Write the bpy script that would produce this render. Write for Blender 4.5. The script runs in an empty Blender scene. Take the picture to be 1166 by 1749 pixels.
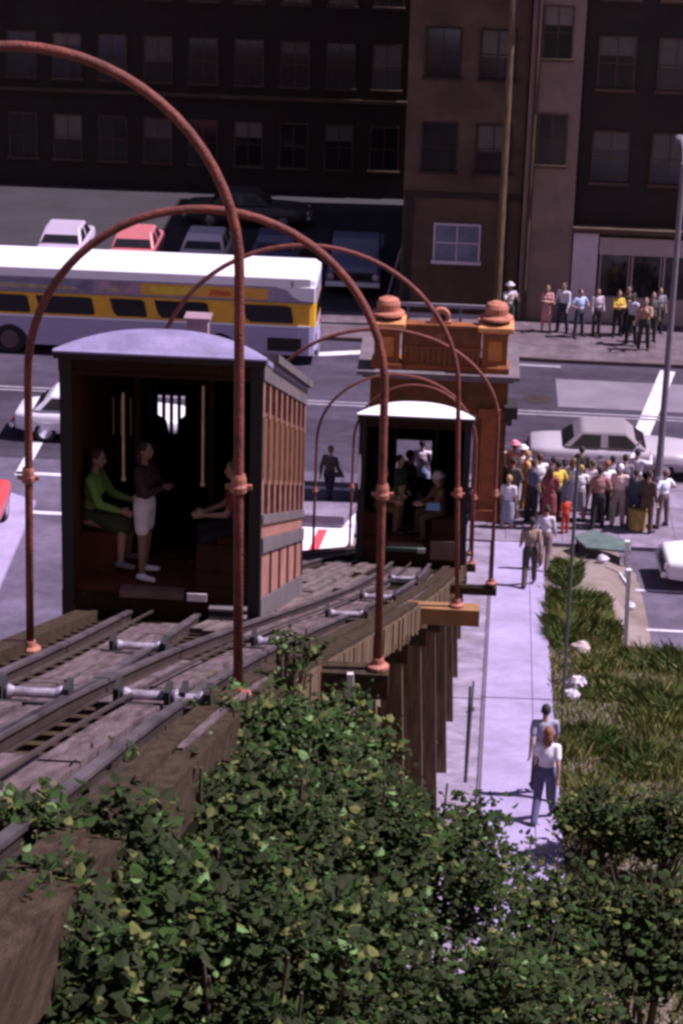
import bpy, bmesh, math, random
import numpy as np
from mathutils import Matrix, Vector
R = math.radians
random.seed(7)
scene = bpy.context.scene
COL = scene.collection

# ------------------------------------------------------------------ camera, sky, sun, exposure
PITCH, YAW, ROLL, CAM_Z, FPX = R(20.7), R(2.82), 0.03, 22.5, 4000.0
camd = bpy.data.cameras.new('camera')
camd.sensor_fit = 'VERTICAL'; camd.sensor_height = 24.0; camd.lens = FPX / 1749.0 * 24.0
camd.clip_start = 0.2; camd.clip_end = 1500
cam = bpy.data.objects.new('camera', camd); COL.objects.link(cam)
CAM_ROT = Matrix.Rotation(YAW, 4, 'Z') @ Matrix.Rotation(math.pi/2 - PITCH, 4, 'X') @ Matrix.Rotation(ROLL, 4, 'Z')
cam.matrix_world = Matrix.Translation((0, 0, CAM_Z)) @ CAM_ROT
scene.camera = cam

SUN_EL, SUN_AZ = R(57), R(3)          # azimuth measured from +X towards +Y
sd = bpy.data.lights.new('sun', 'SUN'); sd.energy = 5.0; sd.angle = R(0.5); sd.color = (0.98, 0.87, 1.0)
sun = bpy.data.objects.new('sun', sd); COL.objects.link(sun)
SUN_DIR = Vector((math.cos(SUN_EL)*math.cos(SUN_AZ), math.cos(SUN_EL)*math.sin(SUN_AZ), math.sin(SUN_EL)))
sun.rotation_euler = SUN_DIR.to_track_quat('Z', 'Y').to_euler()

world = bpy.data.worlds.new('World'); scene.world = world; world.use_nodes = True
wn = world.node_tree; wn.nodes.clear()
sky = wn.nodes.new('ShaderNodeTexSky'); sky.sky_type = 'NISHITA'; sky.sun_disc = False
sky.sun_elevation = SUN_EL; sky.sun_rotation = math.pi/2 - SUN_AZ; sky.air_density = 1.0; sky.dust_density = 1.5
tint = wn.nodes.new('ShaderNodeMix'); tint.data_type = 'RGBA'; tint.blend_type = 'MULTIPLY'
tint.inputs[0].default_value = 1.0; tint.inputs[7].default_value = (1.0, 0.80, 0.98, 1)
bg = wn.nodes.new('ShaderNodeBackground'); bg.inputs[1].default_value = 0.05
wo = wn.nodes.new('ShaderNodeOutputWorld')
wn.links.new(sky.outputs[0], tint.inputs[6]); wn.links.new(tint.outputs[2], bg.inputs[0]); wn.links.new(bg.outputs[0], wo.inputs[0])
scene.view_settings.view_transform = 'Standard'; scene.view_settings.look = 'None'
scene.view_settings.exposure = 0.52; scene.view_settings.gamma = 1.0
scene.render.engine = 'CYCLES'
scene.cycles.filter_width = 3.0       # a soft small-gauge film lens
scene.cycles.max_bounces = 6

# ------------------------------------------------------------------ where things stand
def ray(px, py):
    return CAM_ROT.to_3x3() @ Vector(((px-583)/FPX, (874.5-py)/FPX, -1))
def on_z(px, py, z=0.0):
    d = ray(px, py); t = (z-CAM_Z)/d.z
    return Vector((d.x*t, d.y*t, z))
def on_y(px, py, Y):
    d = ray(px, py); t = Y/d.y
    return Vector((d.x*t, Y, CAM_Z+d.z*t))
GR = 0.365
def zt(Y): return 20.79 - GR*Y                       # track grade
def interp(pts):
    ys = np.array([p[0] for p in pts], float); xs = np.array([p[1] for p in pts], float)
    m = np.gradient(xs, ys)
    def f(y):
        if y <= ys[0]: return float(xs[0])
        if y >= ys[-1]: return float(xs[-1])
        i = int(np.searchsorted(ys, y)) - 1; h = ys[i+1]-ys[i]; t = (y-ys[i])/h
        return float((2*t**3-3*t*t+1)*xs[i] + (t**3-2*t*t+t)*h*m[i] + (-2*t**3+3*t*t)*xs[i+1] + (t**3-t*t)*h*m[i+1])
    return f
track_left = interp([(0,-2.9),(8,-2.9),(14,-2.9),(19,-2.98),(24,-3.13),(31,-3.2),(38,-3.15),(45,-2.85),(52,-1.9),(58,-0.9)])
track_right = interp([(0,-2.15),(8,-2.15),(14,-2.14),(18,-2.02),(22,-1.78),(27,-1.4),(33,-1.02),(39,-0.82),(45,-0.72),(51,-0.6),(58,-0.3)])
edge_right = interp([(0,-1.52),(10,-1.55),(15.6,-1.52),(18.5,-1.36),(21.6,-1.14),(26,-0.83),(30.25,-0.57),(37,-0.22),(43.3,0.0),(52,0.2),(58,0.3)])
def edge_left(Y): return track_left(Y) - 0.82
def sstep(a, b, x):
    t = min(1, max(0, (x-a)/(b-a))); return t*t*(3-2*t)
def z_path(Y): return 0.176*(57.3-Y) if Y < 57.3 else 0.0
def terrain(x, Y):
    if Y > 57.3: return 0.0
    zp = z_path(max(Y, 26))
    if Y < 26: zp += (26-Y)*0.60
    drop = sstep(3.9, 4.6, x)*sstep(45.5, 47.5, Y)
    zr = zp*(1-drop)
    if x > 2.6: zr += 0.25*sstep(2.6, 5, x)*(1-sstep(42, 46, Y))
    zl = max(0.0, 0.16*(47-max(Y, 26)))
    if Y < 26: zl += (26-Y)*0.66
    t = sstep(-5.0, -0.4, x)
    z = zl*(1-t)+zr*t
    if -4.8 < x < 0.6: z = min(z, max(zt(Y)-0.9, 0) if Y > 26 else zt(Y)-0.5)
    return z

# ------------------------------------------------------------------ materials
def mat(name, col, rough=0.8, var=0.25, scale=3.0, bump=0.0, col2=None, metal=0.0, detail=6.0, stretch=None, bscale=None):
    m = bpy.data.materials.new(name); m.use_nodes = True
    nt = m.node_tree; b = nt.nodes['Principled BSDF']
    b.inputs['Roughness'].default_value = rough; b.inputs['Metallic'].default_value = metal
    tc = nt.nodes.new('ShaderNodeTexCoord'); mp = nt.nodes.new('ShaderNodeMapping')
    if stretch: mp.inputs['Scale'].default_value = stretch
    nt.links.new(tc.outputs['Object'], mp.inputs[0])
    n = nt.nodes.new('ShaderNodeTexNoise'); n.inputs['Scale'].default_value = scale; n.inputs['Detail'].default_value = detail
    n.inputs['Roughness'].default_value = 0.65
    nt.links.new(mp.outputs[0], n.inputs['Vector'])
    rp = nt.nodes.new('ShaderNodeValToRGB')
    c2 = col2 or tuple(c*(1-var) for c in col)
    c1 = col if col2 else tuple(min(1, c*(1+var*0.6)) for c in col)
    rp.color_ramp.elements[0].position = 0.33; rp.color_ramp.elements[1].position = 0.68
    rp.color_ramp.elements[0].color = (*c2, 1); rp.color_ramp.elements[1].color = (*c1, 1)
    nt.links.new(n.outputs['Fac'], rp.inputs[0]); nt.links.new(rp.outputs[0], b.inputs['Base Color'])
    if bump:
        n2 = nt.nodes.new('ShaderNodeTexNoise'); n2.inputs['Scale'].default_value = bscale or scale*6; n2.inputs['Detail'].default_value = 5
        nt.links.new(mp.outputs[0], n2.inputs['Vector'])
        bp = nt.nodes.new('ShaderNodeBump'); bp.inputs['Strength'].default_value = bump; bp.inputs['Distance'].default_value = 0.03
        nt.links.new(n2.outputs['Fac'], bp.inputs['Height']); nt.links.new(bp.outputs[0], b.inputs['Normal'])
    return m
def stained(name, col, col2, blotch=0.35, crack=0.0, s1=0.22, s2=2.5, streak=None):
    m = mat(name, col, 0.92, 0.2, s2, 0.3, col2=col2, bscale=20)
    m.node_tree.nodes['Principled BSDF'].inputs['Specular IOR Level'].default_value = 0.25
    nt = m.node_tree; b = nt.nodes['Principled BSDF']; src = b.inputs['Base Color'].links[0].from_socket
    tc = [n for n in nt.nodes if n.type == 'TEX_COORD'][0]
    mp = nt.nodes.new('ShaderNodeMapping'); mp.inputs['Scale'].default_value = streak or (1,1,1); nt.links.new(tc.outputs['Object'], mp.inputs[0])
    n = nt.nodes.new('ShaderNodeTexNoise'); n.inputs['Scale'].default_value = s1; n.inputs['Detail'].default_value = 9; n.inputs['Roughness'].default_value = 0.72
    nt.links.new(mp.outputs[0], n.inputs['Vector'])
    r = nt.nodes.new('ShaderNodeValToRGB'); r.color_ramp.elements[0].position = 0.38; r.color_ramp.elements[1].position = 0.62
    k = 1-blotch; r.color_ramp.elements[0].color = (k,k*0.97,k*0.95,1); r.color_ramp.elements[1].color = (1,1,1,1)
    nt.links.new(n.outputs['Fac'], r.inputs[0]); out = r.outputs[0]
    if crack:
        v = nt.nodes.new('ShaderNodeTexVoronoi'); v.feature = 'DISTANCE_TO_EDGE'; v.inputs['Scale'].default_value = crack; nt.links.new(mp.outputs[0], v.inputs['Vector'])
        r2 = nt.nodes.new('ShaderNodeValToRGB'); r2.color_ramp.elements[0].position = 0.004; r2.color_ramp.elements[1].position = 0.012; r2.color_ramp.elements[0].color = (0.55,0.52,0.5,1); r2.color_ramp.elements[1].color = (1,1,1,1)
        nt.links.new(v.outputs['Distance'], r2.inputs[0]); mx = nt.nodes.new('ShaderNodeMix'); mx.data_type = 'RGBA'; mx.blend_type = 'MULTIPLY'; mx.inputs[0].default_value = 1
        nt.links.new(out, mx.inputs[6]); nt.links.new(r2.outputs[0], mx.inputs[7]); out = mx.outputs[2]
    m2 = nt.nodes.new('ShaderNodeMix'); m2.data_type = 'RGBA'; m2.blend_type = 'MULTIPLY'; m2.inputs[0].default_value = 1
    nt.links.new(src, m2.inputs[6]); nt.links.new(out, m2.inputs[7]); nt.links.new(m2.outputs[2], b.inputs['Base Color'])
    return m
def brick_mat(name, c1, c2, mortar, scale=1.0):
    m = bpy.data.materials.new(name); m.use_nodes = True
    nt = m.node_tree; b = nt.nodes['Principled BSDF']; b.inputs['Roughness'].default_value = 0.9
    tc = nt.nodes.new('ShaderNodeTexCoord'); mp = nt.nodes.new('ShaderNodeMapping'); mp.inputs['Rotation'].default_value = (R(90), 0, 0)
    nt.links.new(tc.outputs['Object'], mp.inputs[0])
    br = nt.nodes.new('ShaderNodeTexBrick'); br.inputs['Scale'].default_value = scale
    br.inputs['Color1'].default_value = (*c1, 1); br.inputs['Color2'].default_value = (*c2, 1); br.inputs['Mortar'].default_value = (*mortar, 1)
    br.inputs['Brick Width'].default_value = 0.24; br.inputs['Row Height'].default_value = 0.08; br.inputs['Mortar Size'].default_value = 0.01
    nt.links.new(mp.outputs[0], br.inputs['Vector'])
    ns = nt.nodes.new('ShaderNodeTexNoise'); ns.inputs['Scale'].default_value = 0.7; ns.inputs['Detail'].default_value = 6
    nt.links.new(tc.outputs['Object'], ns.inputs['Vector'])
    mx = nt.nodes.new('ShaderNodeMix'); mx.data_type = 'RGBA'; mx.blend_type = 'MULTIPLY'; mx.inputs[0].default_value = 0.7
    nt.links.new(br.outputs['Color'], mx.inputs[6]); nt.links.new(ns.outputs['Color'], mx.inputs[7]); nt.links.new(mx.outputs[2], b.inputs['Base Color'])
    return m
_pm = {}
def paint(col, rough=0.85, var=0.18, scale=6.0, bump=0.0, metal=0.0):
    k = (tuple(col), rough, var, scale, bump, metal)
    if k not in _pm: _pm[k] = mat('paint', col, rough, var, scale, bump, metal=metal)
    return _pm[k]
M = dict(
    ground=mat('dirt', (0.26,0.20,0.19), 0.95, 0.35, 0.8, 0.5, col2=(0.14,0.105,0.085)),
    road=stained('asphalt', (0.088,0.069,0.108), (0.060,0.047,0.076), 0.5, 0.0, 0.35, 2.0, (0.35,1.3,1)),
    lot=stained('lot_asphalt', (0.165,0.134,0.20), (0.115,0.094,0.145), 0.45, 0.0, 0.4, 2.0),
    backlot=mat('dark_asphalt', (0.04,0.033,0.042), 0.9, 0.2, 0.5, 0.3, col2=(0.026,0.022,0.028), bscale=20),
    concrete=stained('path_concrete', (0.42,0.35,0.56), (0.34,0.285,0.455), 0.22, 0.0, 0.6, 2.5),
    dirtpath=stained('pale_dirt', (0.40,0.33,0.47), (0.26,0.21,0.28), 0.4, 0.0, 0.9, 3.0),
    walk=stained('sidewalk_concrete', (0.29,0.235,0.33), (0.215,0.175,0.24), 0.3, 0.0, 0.5, 2.0),
    farwalk=stained('far_sidewalk_concrete', (0.19,0.14,0.17), (0.13,0.095,0.115), 0.35, 0.0, 0.5, 2.0),
    kerb=mat('kerb', (0.12,0.08,0.085), 0.9, 0.2, 2),
    white_line=stained('road_paint', (0.80,0.76,0.86), (0.62,0.58,0.68), 0.3, 0.0, 2.2, 6.0),
    faint_line=mat('worn_road_paint', (0.30,0.26,0.32), 0.8, 0.3, 2.0),
    timber=mat('weathered_timber', (0.075,0.048,0.031), 0.95, 0.4, 2.2, 0.6, col2=(0.026,0.016,0.011), stretch=(6,1,6)),
    timber_v=mat('upright_timber', (0.22,0.145,0.09), 0.95, 0.4, 2.0, 0.6, col2=(0.07,0.045,0.03), stretch=(7,7,0.8)),
    plank=mat('grey_plank', (0.19,0.135,0.145), 0.9, 0.3, 1.6, 0.5, col2=(0.055,0.037,0.036), stretch=(9,0.8,3)),
    deckdark=mat('dark_deck_sheathing', (0.045,0.028,0.02), 0.95, 0.4, 2.0, 0.4, stretch=(5,1,5)),  # dark brown sheathing that closes the gaps below the ties
    rail=mat('rail_steel', (0.10,0.07,0.065), 0.5, 0.3, 3.0, metal=0.6),
    steel=mat('roller_steel', (0.34,0.29,0.36), 0.6, 0.6, 9.0, metal=0.3),
    hoop=mat('rust_red_pipe', (0.22,0.052,0.034), 0.75, 0.35, 7.0, 0.5, col2=(0.09,0.022,0.018)),
    hoopknob=mat('pale_rust_fitting', (0.36,0.13,0.09), 0.6, 0.3, 8.0, 0.2),
    station=mat('orange_stucco', (0.31,0.088,0.022), 0.85, 0.3, 2.5, 0.3, col2=(0.15,0.045,0.014)),
    station_dk=mat('brown_stucco', (0.16,0.065,0.024), 0.9, 0.35, 1.8, 0.3, col2=(0.075,0.034,0.015)),
    station_lt=mat('salmon_cap', (0.42,0.155,0.10), 0.85, 0.35, 5.0, 0.4),
    cornice=mat('grey_cornice', (0.15,0.115,0.135), 0.85, 0.3, 2.0, 0.2),
    car_end=mat('dark_car_wood', (0.032,0.014,0.008), 0.85, 0.35, 3.0, 0.2, stretch=(3,3,0.6)),
    car_in=mat('red_brown_interior', (0.105,0.034,0.018), 0.85, 0.3, 3.0, 0.2, stretch=(3,3,0.6)),
    car_trim=mat('black_trim', (0.012,0.009,0.010), 0.75, 0.2, 4.0),
    car_post=mat('salmon_window_post', (0.33,0.155,0.12), 0.55, 0.4, 6.0, 0.1),
    car_blind=mat('brown_blind', (0.145,0.058,0.022), 0.8, 0.3, 4.0, 0.15, stretch=(1,6,1)),
    car_panel=mat('salmon_side_panel', (0.34,0.14,0.11), 0.7, 0.35, 2.2, 0.1),
    car_grey=mat('grey_car_rail', (0.125,0.10,0.105), 0.75, 0.3, 3.0, 0.2),
    roof=mat('painted_canvas_roof', (0.28,0.235,0.40), 0.85, 0.25, 2.6, 0.5, col2=(0.17,0.14,0.25), bscale=9),
    roof_w=mat('white_canvas_roof', (0.84,0.81,0.88), 0.8, 0.1, 2.6, 0.4, bscale=9),
    brass=mat('dull_brass_pole', (0.50,0.36,0.18), 0.45, 0.2, 6.0, metal=0.5),
    leaf=mat('vine_leaf', (0.038,0.078,0.014), 0.8, 0.4, 1.1, col2=(0.016,0.030,0.007)),
    leaf_lt=mat('fresh_leaf', (0.12,0.21,0.07), 0.7, 0.4, 2.0),
    leaf_ol=mat('olive_leaf', (0.145,0.15,0.042), 0.75, 0.4, 0.9, col2=(0.065,0.075,0.022)),
    leaf_dk=mat('dark_leaf', (0.032,0.042,0.014), 0.8, 0.4, 0.9, col2=(0.013,0.018,0.007)),
    bark=mat('stem_bark', (0.09,0.06,0.045), 0.9, 0.3, 4.0),
    grass=mat('hill_grass', (0.27,0.26,0.075), 0.9, 0.4, 0.55, col2=(0.11,0.13,0.035)),
    rubble=mat('pale_rubble', (0.62,0.55,0.64), 0.9, 0.25, 5.0, 0.5),
    bus_w=mat('white_bus_paint', (0.88,0.84,0.93), 0.35, 0.05, 1.0),
    bus_y=mat('yellow_bus_paint', (0.80,0.42,0.03), 0.45, 0.15, 1.2),
    bus_s=mat('fluted_aluminium', (0.42,0.385,0.60), 0.5, 0.15, 0.9, metal=0.1, stretch=(0.6,1,8)),
    glass=mat('dark_glass', (0.018,0.016,0.02), 0.12, 0.3, 1.5),
    glass_b=mat('blue_grey_glass', (0.16,0.17,0.27), 0.15, 0.3, 1.5),
    rubber=mat('tyre_rubber', (0.02,0.017,0.02), 0.9, 0.2, 4.0),
    chrome=mat('chrome', (0.72,0.68,0.76), 0.25, 0.1, 3.0, metal=0.9),
    dark=mat('near_black', (0.02,0.016,0.018), 0.8, 0.3, 3.0),
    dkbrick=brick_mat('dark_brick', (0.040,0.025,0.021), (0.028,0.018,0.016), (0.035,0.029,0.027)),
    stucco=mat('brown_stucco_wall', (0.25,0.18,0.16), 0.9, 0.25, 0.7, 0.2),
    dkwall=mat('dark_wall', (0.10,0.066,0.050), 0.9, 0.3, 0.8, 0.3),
    palewall=mat('pale_pillar', (0.58,0.48,0.58), 0.9, 0.15, 1.2, 0.1),
    tanwall=mat('tan_wall', (0.42,0.335,0.34), 0.9, 0.15, 1.2, 0.1),
    polegrey=mat('grey_pole_paint', (0.16,0.14,0.175), 0.6, 0.2, 4.0),
    skin=mat('skin', (0.42,0.24,0.18), 0.6, 0.1, 8.0),
    eye=mat('eye', (0.03,0.02,0.02), 0.3, 0.1, 8.0),
    lip=mat('lip', (0.30,0.10,0.09), 0.6, 0.1, 8.0),
)

for k_ in ('leaf','leaf_lt','leaf_ol','leaf_dk','grass','timber','timber_v','deckdark','plank','car_in','car_end','station_dk','dkwall','stucco'):
    M[k_].node_tree.nodes['Principled BSDF'].inputs['Specular IOR Level'].default_value = 0.15

# ------------------------------------------------------------------ mesh helpers
class MB:
    def __init__(s, tf=None): s.v = []; s.f = []; s.mi = []; s.tf = tf; s.m = 0
    def add(s, vs, fs):
        o = len(s.v)
        for v in vs: s.v.append(tuple(s.tf(*v)) if s.tf else tuple(v))
        for f in fs: s.f.append(tuple(i+o for i in f)); s.mi.append(s.m)
    def box(s, x0, x1, y0, y1, z0, z1):
        s.add([(x0,y0,z0),(x1,y0,z0),(x1,y1,z0),(x0,y1,z0),(x0,y0,z1),(x1,y0,z1),(x1,y1,z1),(x0,y1,z1)],
              [(0,3,2,1),(4,5,6,7),(0,1,5,4),(1,2,6,5),(2,3,7,6),(3,0,4,7)])
    def bar(s, a, b, w, h=None, up=(0,0,1)):
        a, b = Vector(a), Vector(b); d = (b-a).normalized(); h = h or w
        u = Vector(up)
        if abs(d.dot(u)) > 0.98: u = Vector((0,1,0))
        sx = d.cross(u).normalized()*w/2; sy = sx.cross(d).normalized()*h/2
        vs = [p+q for p in (a, b) for q in (-sx-sy, sx-sy, sx+sy, -sx+sy)]
        s.add(vs, [(3,2,1,0),(4,5,6,7),(0,1,5,4),(1,2,6,5),(2,3,7,6),(3,0,4,7)])
    def tube(s, pts, r, n=8, caps=True):
        pts = [Vector(p) for p in pts]; vs = []; prev = None
        for i, p in enumerate(pts):
            d = (pts[min(i+1, len(pts)-1)] - pts[max(i-1, 0)]).normalized()
            if prev is None:
                u = Vector((0,0,1)) if abs(d.z) < 0.9 else Vector((1,0,0)); u = (u - d*u.dot(d)).normalized()
            else: u = (prev - d*prev.dot(d)).normalized()
            prev = u; w = d.cross(u); rr = r[i] if isinstance(r, (list, tuple)) else r
            for k in range(n):
                a = 2*math.pi*k/n; vs.append(p + (u*math.cos(a)+w*math.sin(a))*rr)
        fs = []
        for i in range(len(pts)-1):
            for k in range(n):
                fs.append((i*n+k, i*n+(k+1)%n, (i+1)*n+(k+1)%n, (i+1)*n+k))
        if caps: fs.append(tuple(range(n-1,-1,-1))); fs.append(tuple((len(pts)-1)*n+k for k in range(n)))
        s.add(vs, fs)
    def lathe(s, prof, c=(0,0,0), n=16, axis='z', square=False):
        vs = []; fs = []
        if square: n = 4
        for r, h in prof:
            for k in range(n):
                a = 2*math.pi*k/n + (math.pi/4 if square else 0); rr = r*math.sqrt(2) if square else r
                p = (rr*math.cos(a), rr*math.sin(a), h)
                if axis == 'x': p = (p[2], p[0], p[1])
                if axis == 'y': p = (p[0], p[2], p[1])
                vs.append((p[0]+c[0], p[1]+c[1], p[2]+c[2]))
        for i in range(len(prof)-1):
            for k in range(n): fs.append((i*n+k, i*n+(k+1)%n, (i+1)*n+(k+1)%n, (i+1)*n+k))
        fs.append(tuple(range(n-1,-1,-1))); fs.append(tuple((len(prof)-1)*n+k for k in range(n)))
        s.add(vs, fs)
    def prism(s, poly, axis, a, b):
        n = len(poly); vs = []
        for t in (a, b):
            for p in poly:
                vs.append({'x':(t,p[0],p[1]), 'y':(p[0],t,p[1]), 'z':(p[0],p[1],t)}[axis])
        fs = [tuple(range(n-1,-1,-1)), tuple(range(n, 2*n))] + [(i,(i+1)%n,n+(i+1)%n,n+i) for i in range(n)]
        s.add(vs, fs)
    def sphere(s, c, r, n=12, m=8):
        rx, ry, rz = (r, r, r) if not isinstance(r, (tuple, list)) else r
        vs = [(c[0], c[1], c[2]-rz)]; fs = []
        for j in range(1, m):
            t = -math.pi/2 + math.pi*j/m
            for k in range(n):
                a = 2*math.pi*k/n; vs.append((c[0]+rx*math.cos(t)*math.cos(a), c[1]+ry*math.cos(t)*math.sin(a), c[2]+rz*math.sin(t)))
        vs.append((c[0], c[1], c[2]+rz)); L = len(vs)-1
        for k in range(n): fs.append((0, 1+(k+1)%n, 1+k)); fs.append((L, L-n+k, L-n+(k+1)%n))
        for j in range(m-2):
            for k in range(n): fs.append((1+j*n+k, 1+j*n+(k+1)%n, 1+(j+1)*n+(k+1)%n, 1+(j+1)*n+k))
        s.add(vs, fs)
    def mesh(s, name, mats, smooth=False):
        me = bpy.data.meshes.new(name); me.from_pydata(s.v, [], s.f)
        for m in (mats if isinstance(mats, (list, tuple)) else [mats]): me.materials.append(m)
        if isinstance(mats, (list, tuple)): me.polygons.foreach_set('material_index', s.mi)
        bm = bmesh.new(); bm.from_mesh(me); bmesh.ops.recalc_face_normals(bm, faces=bm.faces); bm.to_mesh(me); bm.free()
        if smooth: me.polygons.foreach_set('use_smooth', [True]*len(me.polygons))
        me.update(); return me
    def build(s, name, mats, parent=None, smooth=False, bevel=0.0):
        o = bpy.data.objects.new(name, s.mesh(name, mats, smooth)); COL.objects.link(o)
        if parent: o.parent = parent
        if bevel:
            b = o.modifiers.new('edge', 'BEVEL'); b.width = bevel; b.segments = 2; b.limit_method = 'ANGLE'; b.angle_limit = R(40)
        return o
def thing(name, label, cat, loc=(0,0,0), rz=0.0, group=None):
    o = bpy.data.objects.new(name, None); COL.objects.link(o); o.empty_display_size = 0.2
    o.location = loc; o.rotation_euler = (0,0,rz); o['label'] = label; o['category'] = cat
    if group: o['group'] = group
    return o
def tag(o, label, cat, group=None, kind=None):
    o['label'] = label; o['category'] = cat
    if group: o['group'] = group
    if kind: o['kind'] = kind
    return o
def struct(name, mb, m, **k):
    o = mb.build(name, m, **k); o['kind'] = 'structure'; return o
def copy_tree(o, parent=None):
    c = o.copy(); COL.objects.link(c)
    if parent: c.parent = parent; c.matrix_parent_inverse = o.matrix_parent_inverse.copy()
    for ch in list(o.children): copy_tree(ch, c)
    return c

# ------------------------------------------------------------------ the setting: ground, streets, markings
mb = MB()
xs = [-400,-200,-100,-60,-40,-30,-22,-18]+[x*0.5 for x in range(-30,25)]+[13,15,18,22,30,40,60,100,200,400]
ys = [-200,-60,-20,-8,-2]+[y*0.75 for y in range(0,78)]+[58.5,60,64,70,80,100,140,220,400,800]
vs = [(x,y,terrain(x,y) - (0.0 if y > 26 or -3 < x < 3 else 0.0)) for y in ys for x in xs]
nx = len(xs)
mb.add(vs, [(j*nx+i, j*nx+i+1, (j+1)*nx+i+1, (j+1)*nx+i) for j in range(len(ys)-1) for i in range(nx-1)])
struct('ground', mb, M['ground'], smooth=True)

def sheet(name, poly, z, m, thick=None):
    b = MB()
    if thick: b.prism(poly, 'z', z-thick, z)
    else: b.add([(x,y,z) for x,y in poly], [tuple(range(len(poly)))])
    return struct(name, b, m)
sheet('road', [(-120,62.6),(120,62.6),(120,74.25),(3.5,74.25),(1.6,74.35),(0.3,75.0),(-1.2,75.6),(-3,75.7),(-120,75.7)], 0.004, M['road'])
_pa, _pb = on_z(62,862), on_z(-6,1022); _pd = (_pb-_pa).normalized()
_p0 = _pa-_pd*5.5; _p1 = _pb+_pd*0.6
sheet('side_street', [(-30,47.3),(-4.7,47.3),(-2.55,57.35),(-2.55,62.6),(-30,62.6)], 0.006, M['lot'])
sheet('left_pavement', [(-30,_p1.y),(_p1.x,_p1.y),(_pa.x,_pa.y),(_pa.x-3.4,61.2),(-30,61.2)], 0.12, M['concrete'], 0.112)
sheet('near_pavement', [(-2.55,57.6),(40,57.6),(40,62.6),(-2.55,62.6)], 0.12, M['walk'], 0.11)
sheet('near_kerb', [(-2.55,62.6),(40,62.6),(40,62.76),(-2.55,62.76)], 0.125, M['kerb'], 0.115)
sheet('parking_lot', [(4.7,47.6),(40,47.6),(40,57.6),(3.6,57.6),(4.3,53)], 0.006, M['lot'])
far_edge = [(-120,75.7),(-3,75.7),(-1.2,75.6),(0.3,75.0),(1.6,74.35),(3.5,74.25),(120,74.25)]
sheet('far_pavement', [(x,y+0.16) for x,y in far_edge]+[(120,78.9),(-120,78.9)], 0.13, M['farwalk'], 0.12)
sheet('far_kerb', far_edge+[(x,y+0.16) for x,y in reversed(far_edge)], 0.135, M['kerb'], 0.125)
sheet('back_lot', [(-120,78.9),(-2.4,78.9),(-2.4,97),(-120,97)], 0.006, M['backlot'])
# pavement joints are shallow dark grooves laid as thin strips
b = MB()
for i in range(-2, 26): b.box(i*1.5-0.01, i*1.5+0.01, 57.7, 62.5, 0.121, 0.124)
for y in (59.1, 60.6, 62.1): b.box(-2.5, 40, y-0.01, y+0.01, 0.1215, 0.1245)
for i in range(0, 22): b.box(i*1.5-0.01, i*1.5+0.01, 74.6 if i > 1 else 75.4, 78.8, 0.131, 0.134)
for y in (75.9, 77.4): b.box(1.2, 40, y-0.01, y+0.01, 0.1315, 0.1345)
struct('pavement_joints', b, M['kerb'])
# path down beside the trestle
def ribbon(name, f0, f1, ya, yb, dz, m, step=0.7):
    b = MB(); n = int((yb-ya)/step); vs = []
    for i in range(n+1):
        y = ya+(yb-ya)*i/n; z = z_path(max(y,26)) + (0.6*(26-y) if y < 26 else 0) + dz
        vs += [(f0(y),y,z),(f1(y),y,z)]
    b.add(vs, [(2*i,2*i+1,2*i+3,2*i+2) for i in range(n)])
    return struct(name, b, m)
pl = lambda y: 0.72+0.02*(y-37); pr = lambda y: 2.12+0.016*(y-37)
ribbon('path', pl, pr, 27.2, 57.6, 0.10, M['concrete'])
ribbon('dirt_verge', lambda y: -0.35+0.035*(y-37), pl, 27.2, 57.6, 0.06, M['dirtpath'])
ribbon('path_joint', lambda y: pl(y)+0.02, lambda y: pl(y)+0.06, 27.2, 57.5, 0.112, M['kerb'])
ribbon('path_seam', lambda y: pl(y)+0.98, lambda y: pl(y)+0.995, 27.2, 57.5, 0.112, M['walk'])
# painted lines
def line(a, c, w, m=None, z=0.012):
    a, c = Vector((a[0],a[1],z)), Vector((c[0],c[1],z)); d = (c-a).normalized(); s = Vector((-d.y,d.x,0))*w/2
    b = MB(); b.add([a-s,c-s,c+s,a+s], [(0,1,2,3)]); o = b.build('road_marking', m or M['white_line']); o['kind'] = 'structure'
line((-12.2,61.35),(-2.66,61.25),0.22); line((-11.35,58.33),(-2.66,58.25),0.22)
line(on_z(66,754),on_z(34,812),0.3)
line((5.3,65.4),(6.9,73.9),0.5)
line((-4.6,74.05),(-2.4,74.75),0.42); line((-6.2,73.7),(-4.7,74.02),0.30)
line((1.7,73.9),(3.4,73.85),0.22,M['faint_line']); line((-30,68.9),(30,68.6),0.12,M['faint_line']); line((-30,69.2),(30,68.9),0.12,M['faint_line'])
for y in (49.6,52.4,54.9): line((4.75,y),(12,y-0.05),0.12)
b = MB(); b.add([(3.2,69.6,0.009),(12,69.5,0.009),(12,72.4,0.009),(3.2,72.5,0.009)],[(0,1,2,3)])
struct('asphalt_patch', b, mat('patched_asphalt',(0.19,0.155,0.205),0.9,0.2,0.6))

for x,y,l in ((2.6,70.3,'round iron manhole cover in the street beyond the sedan'),(-2.2,66.4,'round iron manhole cover in the street left of the station')):
    b = MB(); b.lathe([(0.42,0.0045),(0.42,0.012),(0.36,0.014)],(x,y,0),24); tag(b.build('manhole_cover',M['rail']),l,'manhole cover')
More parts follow.
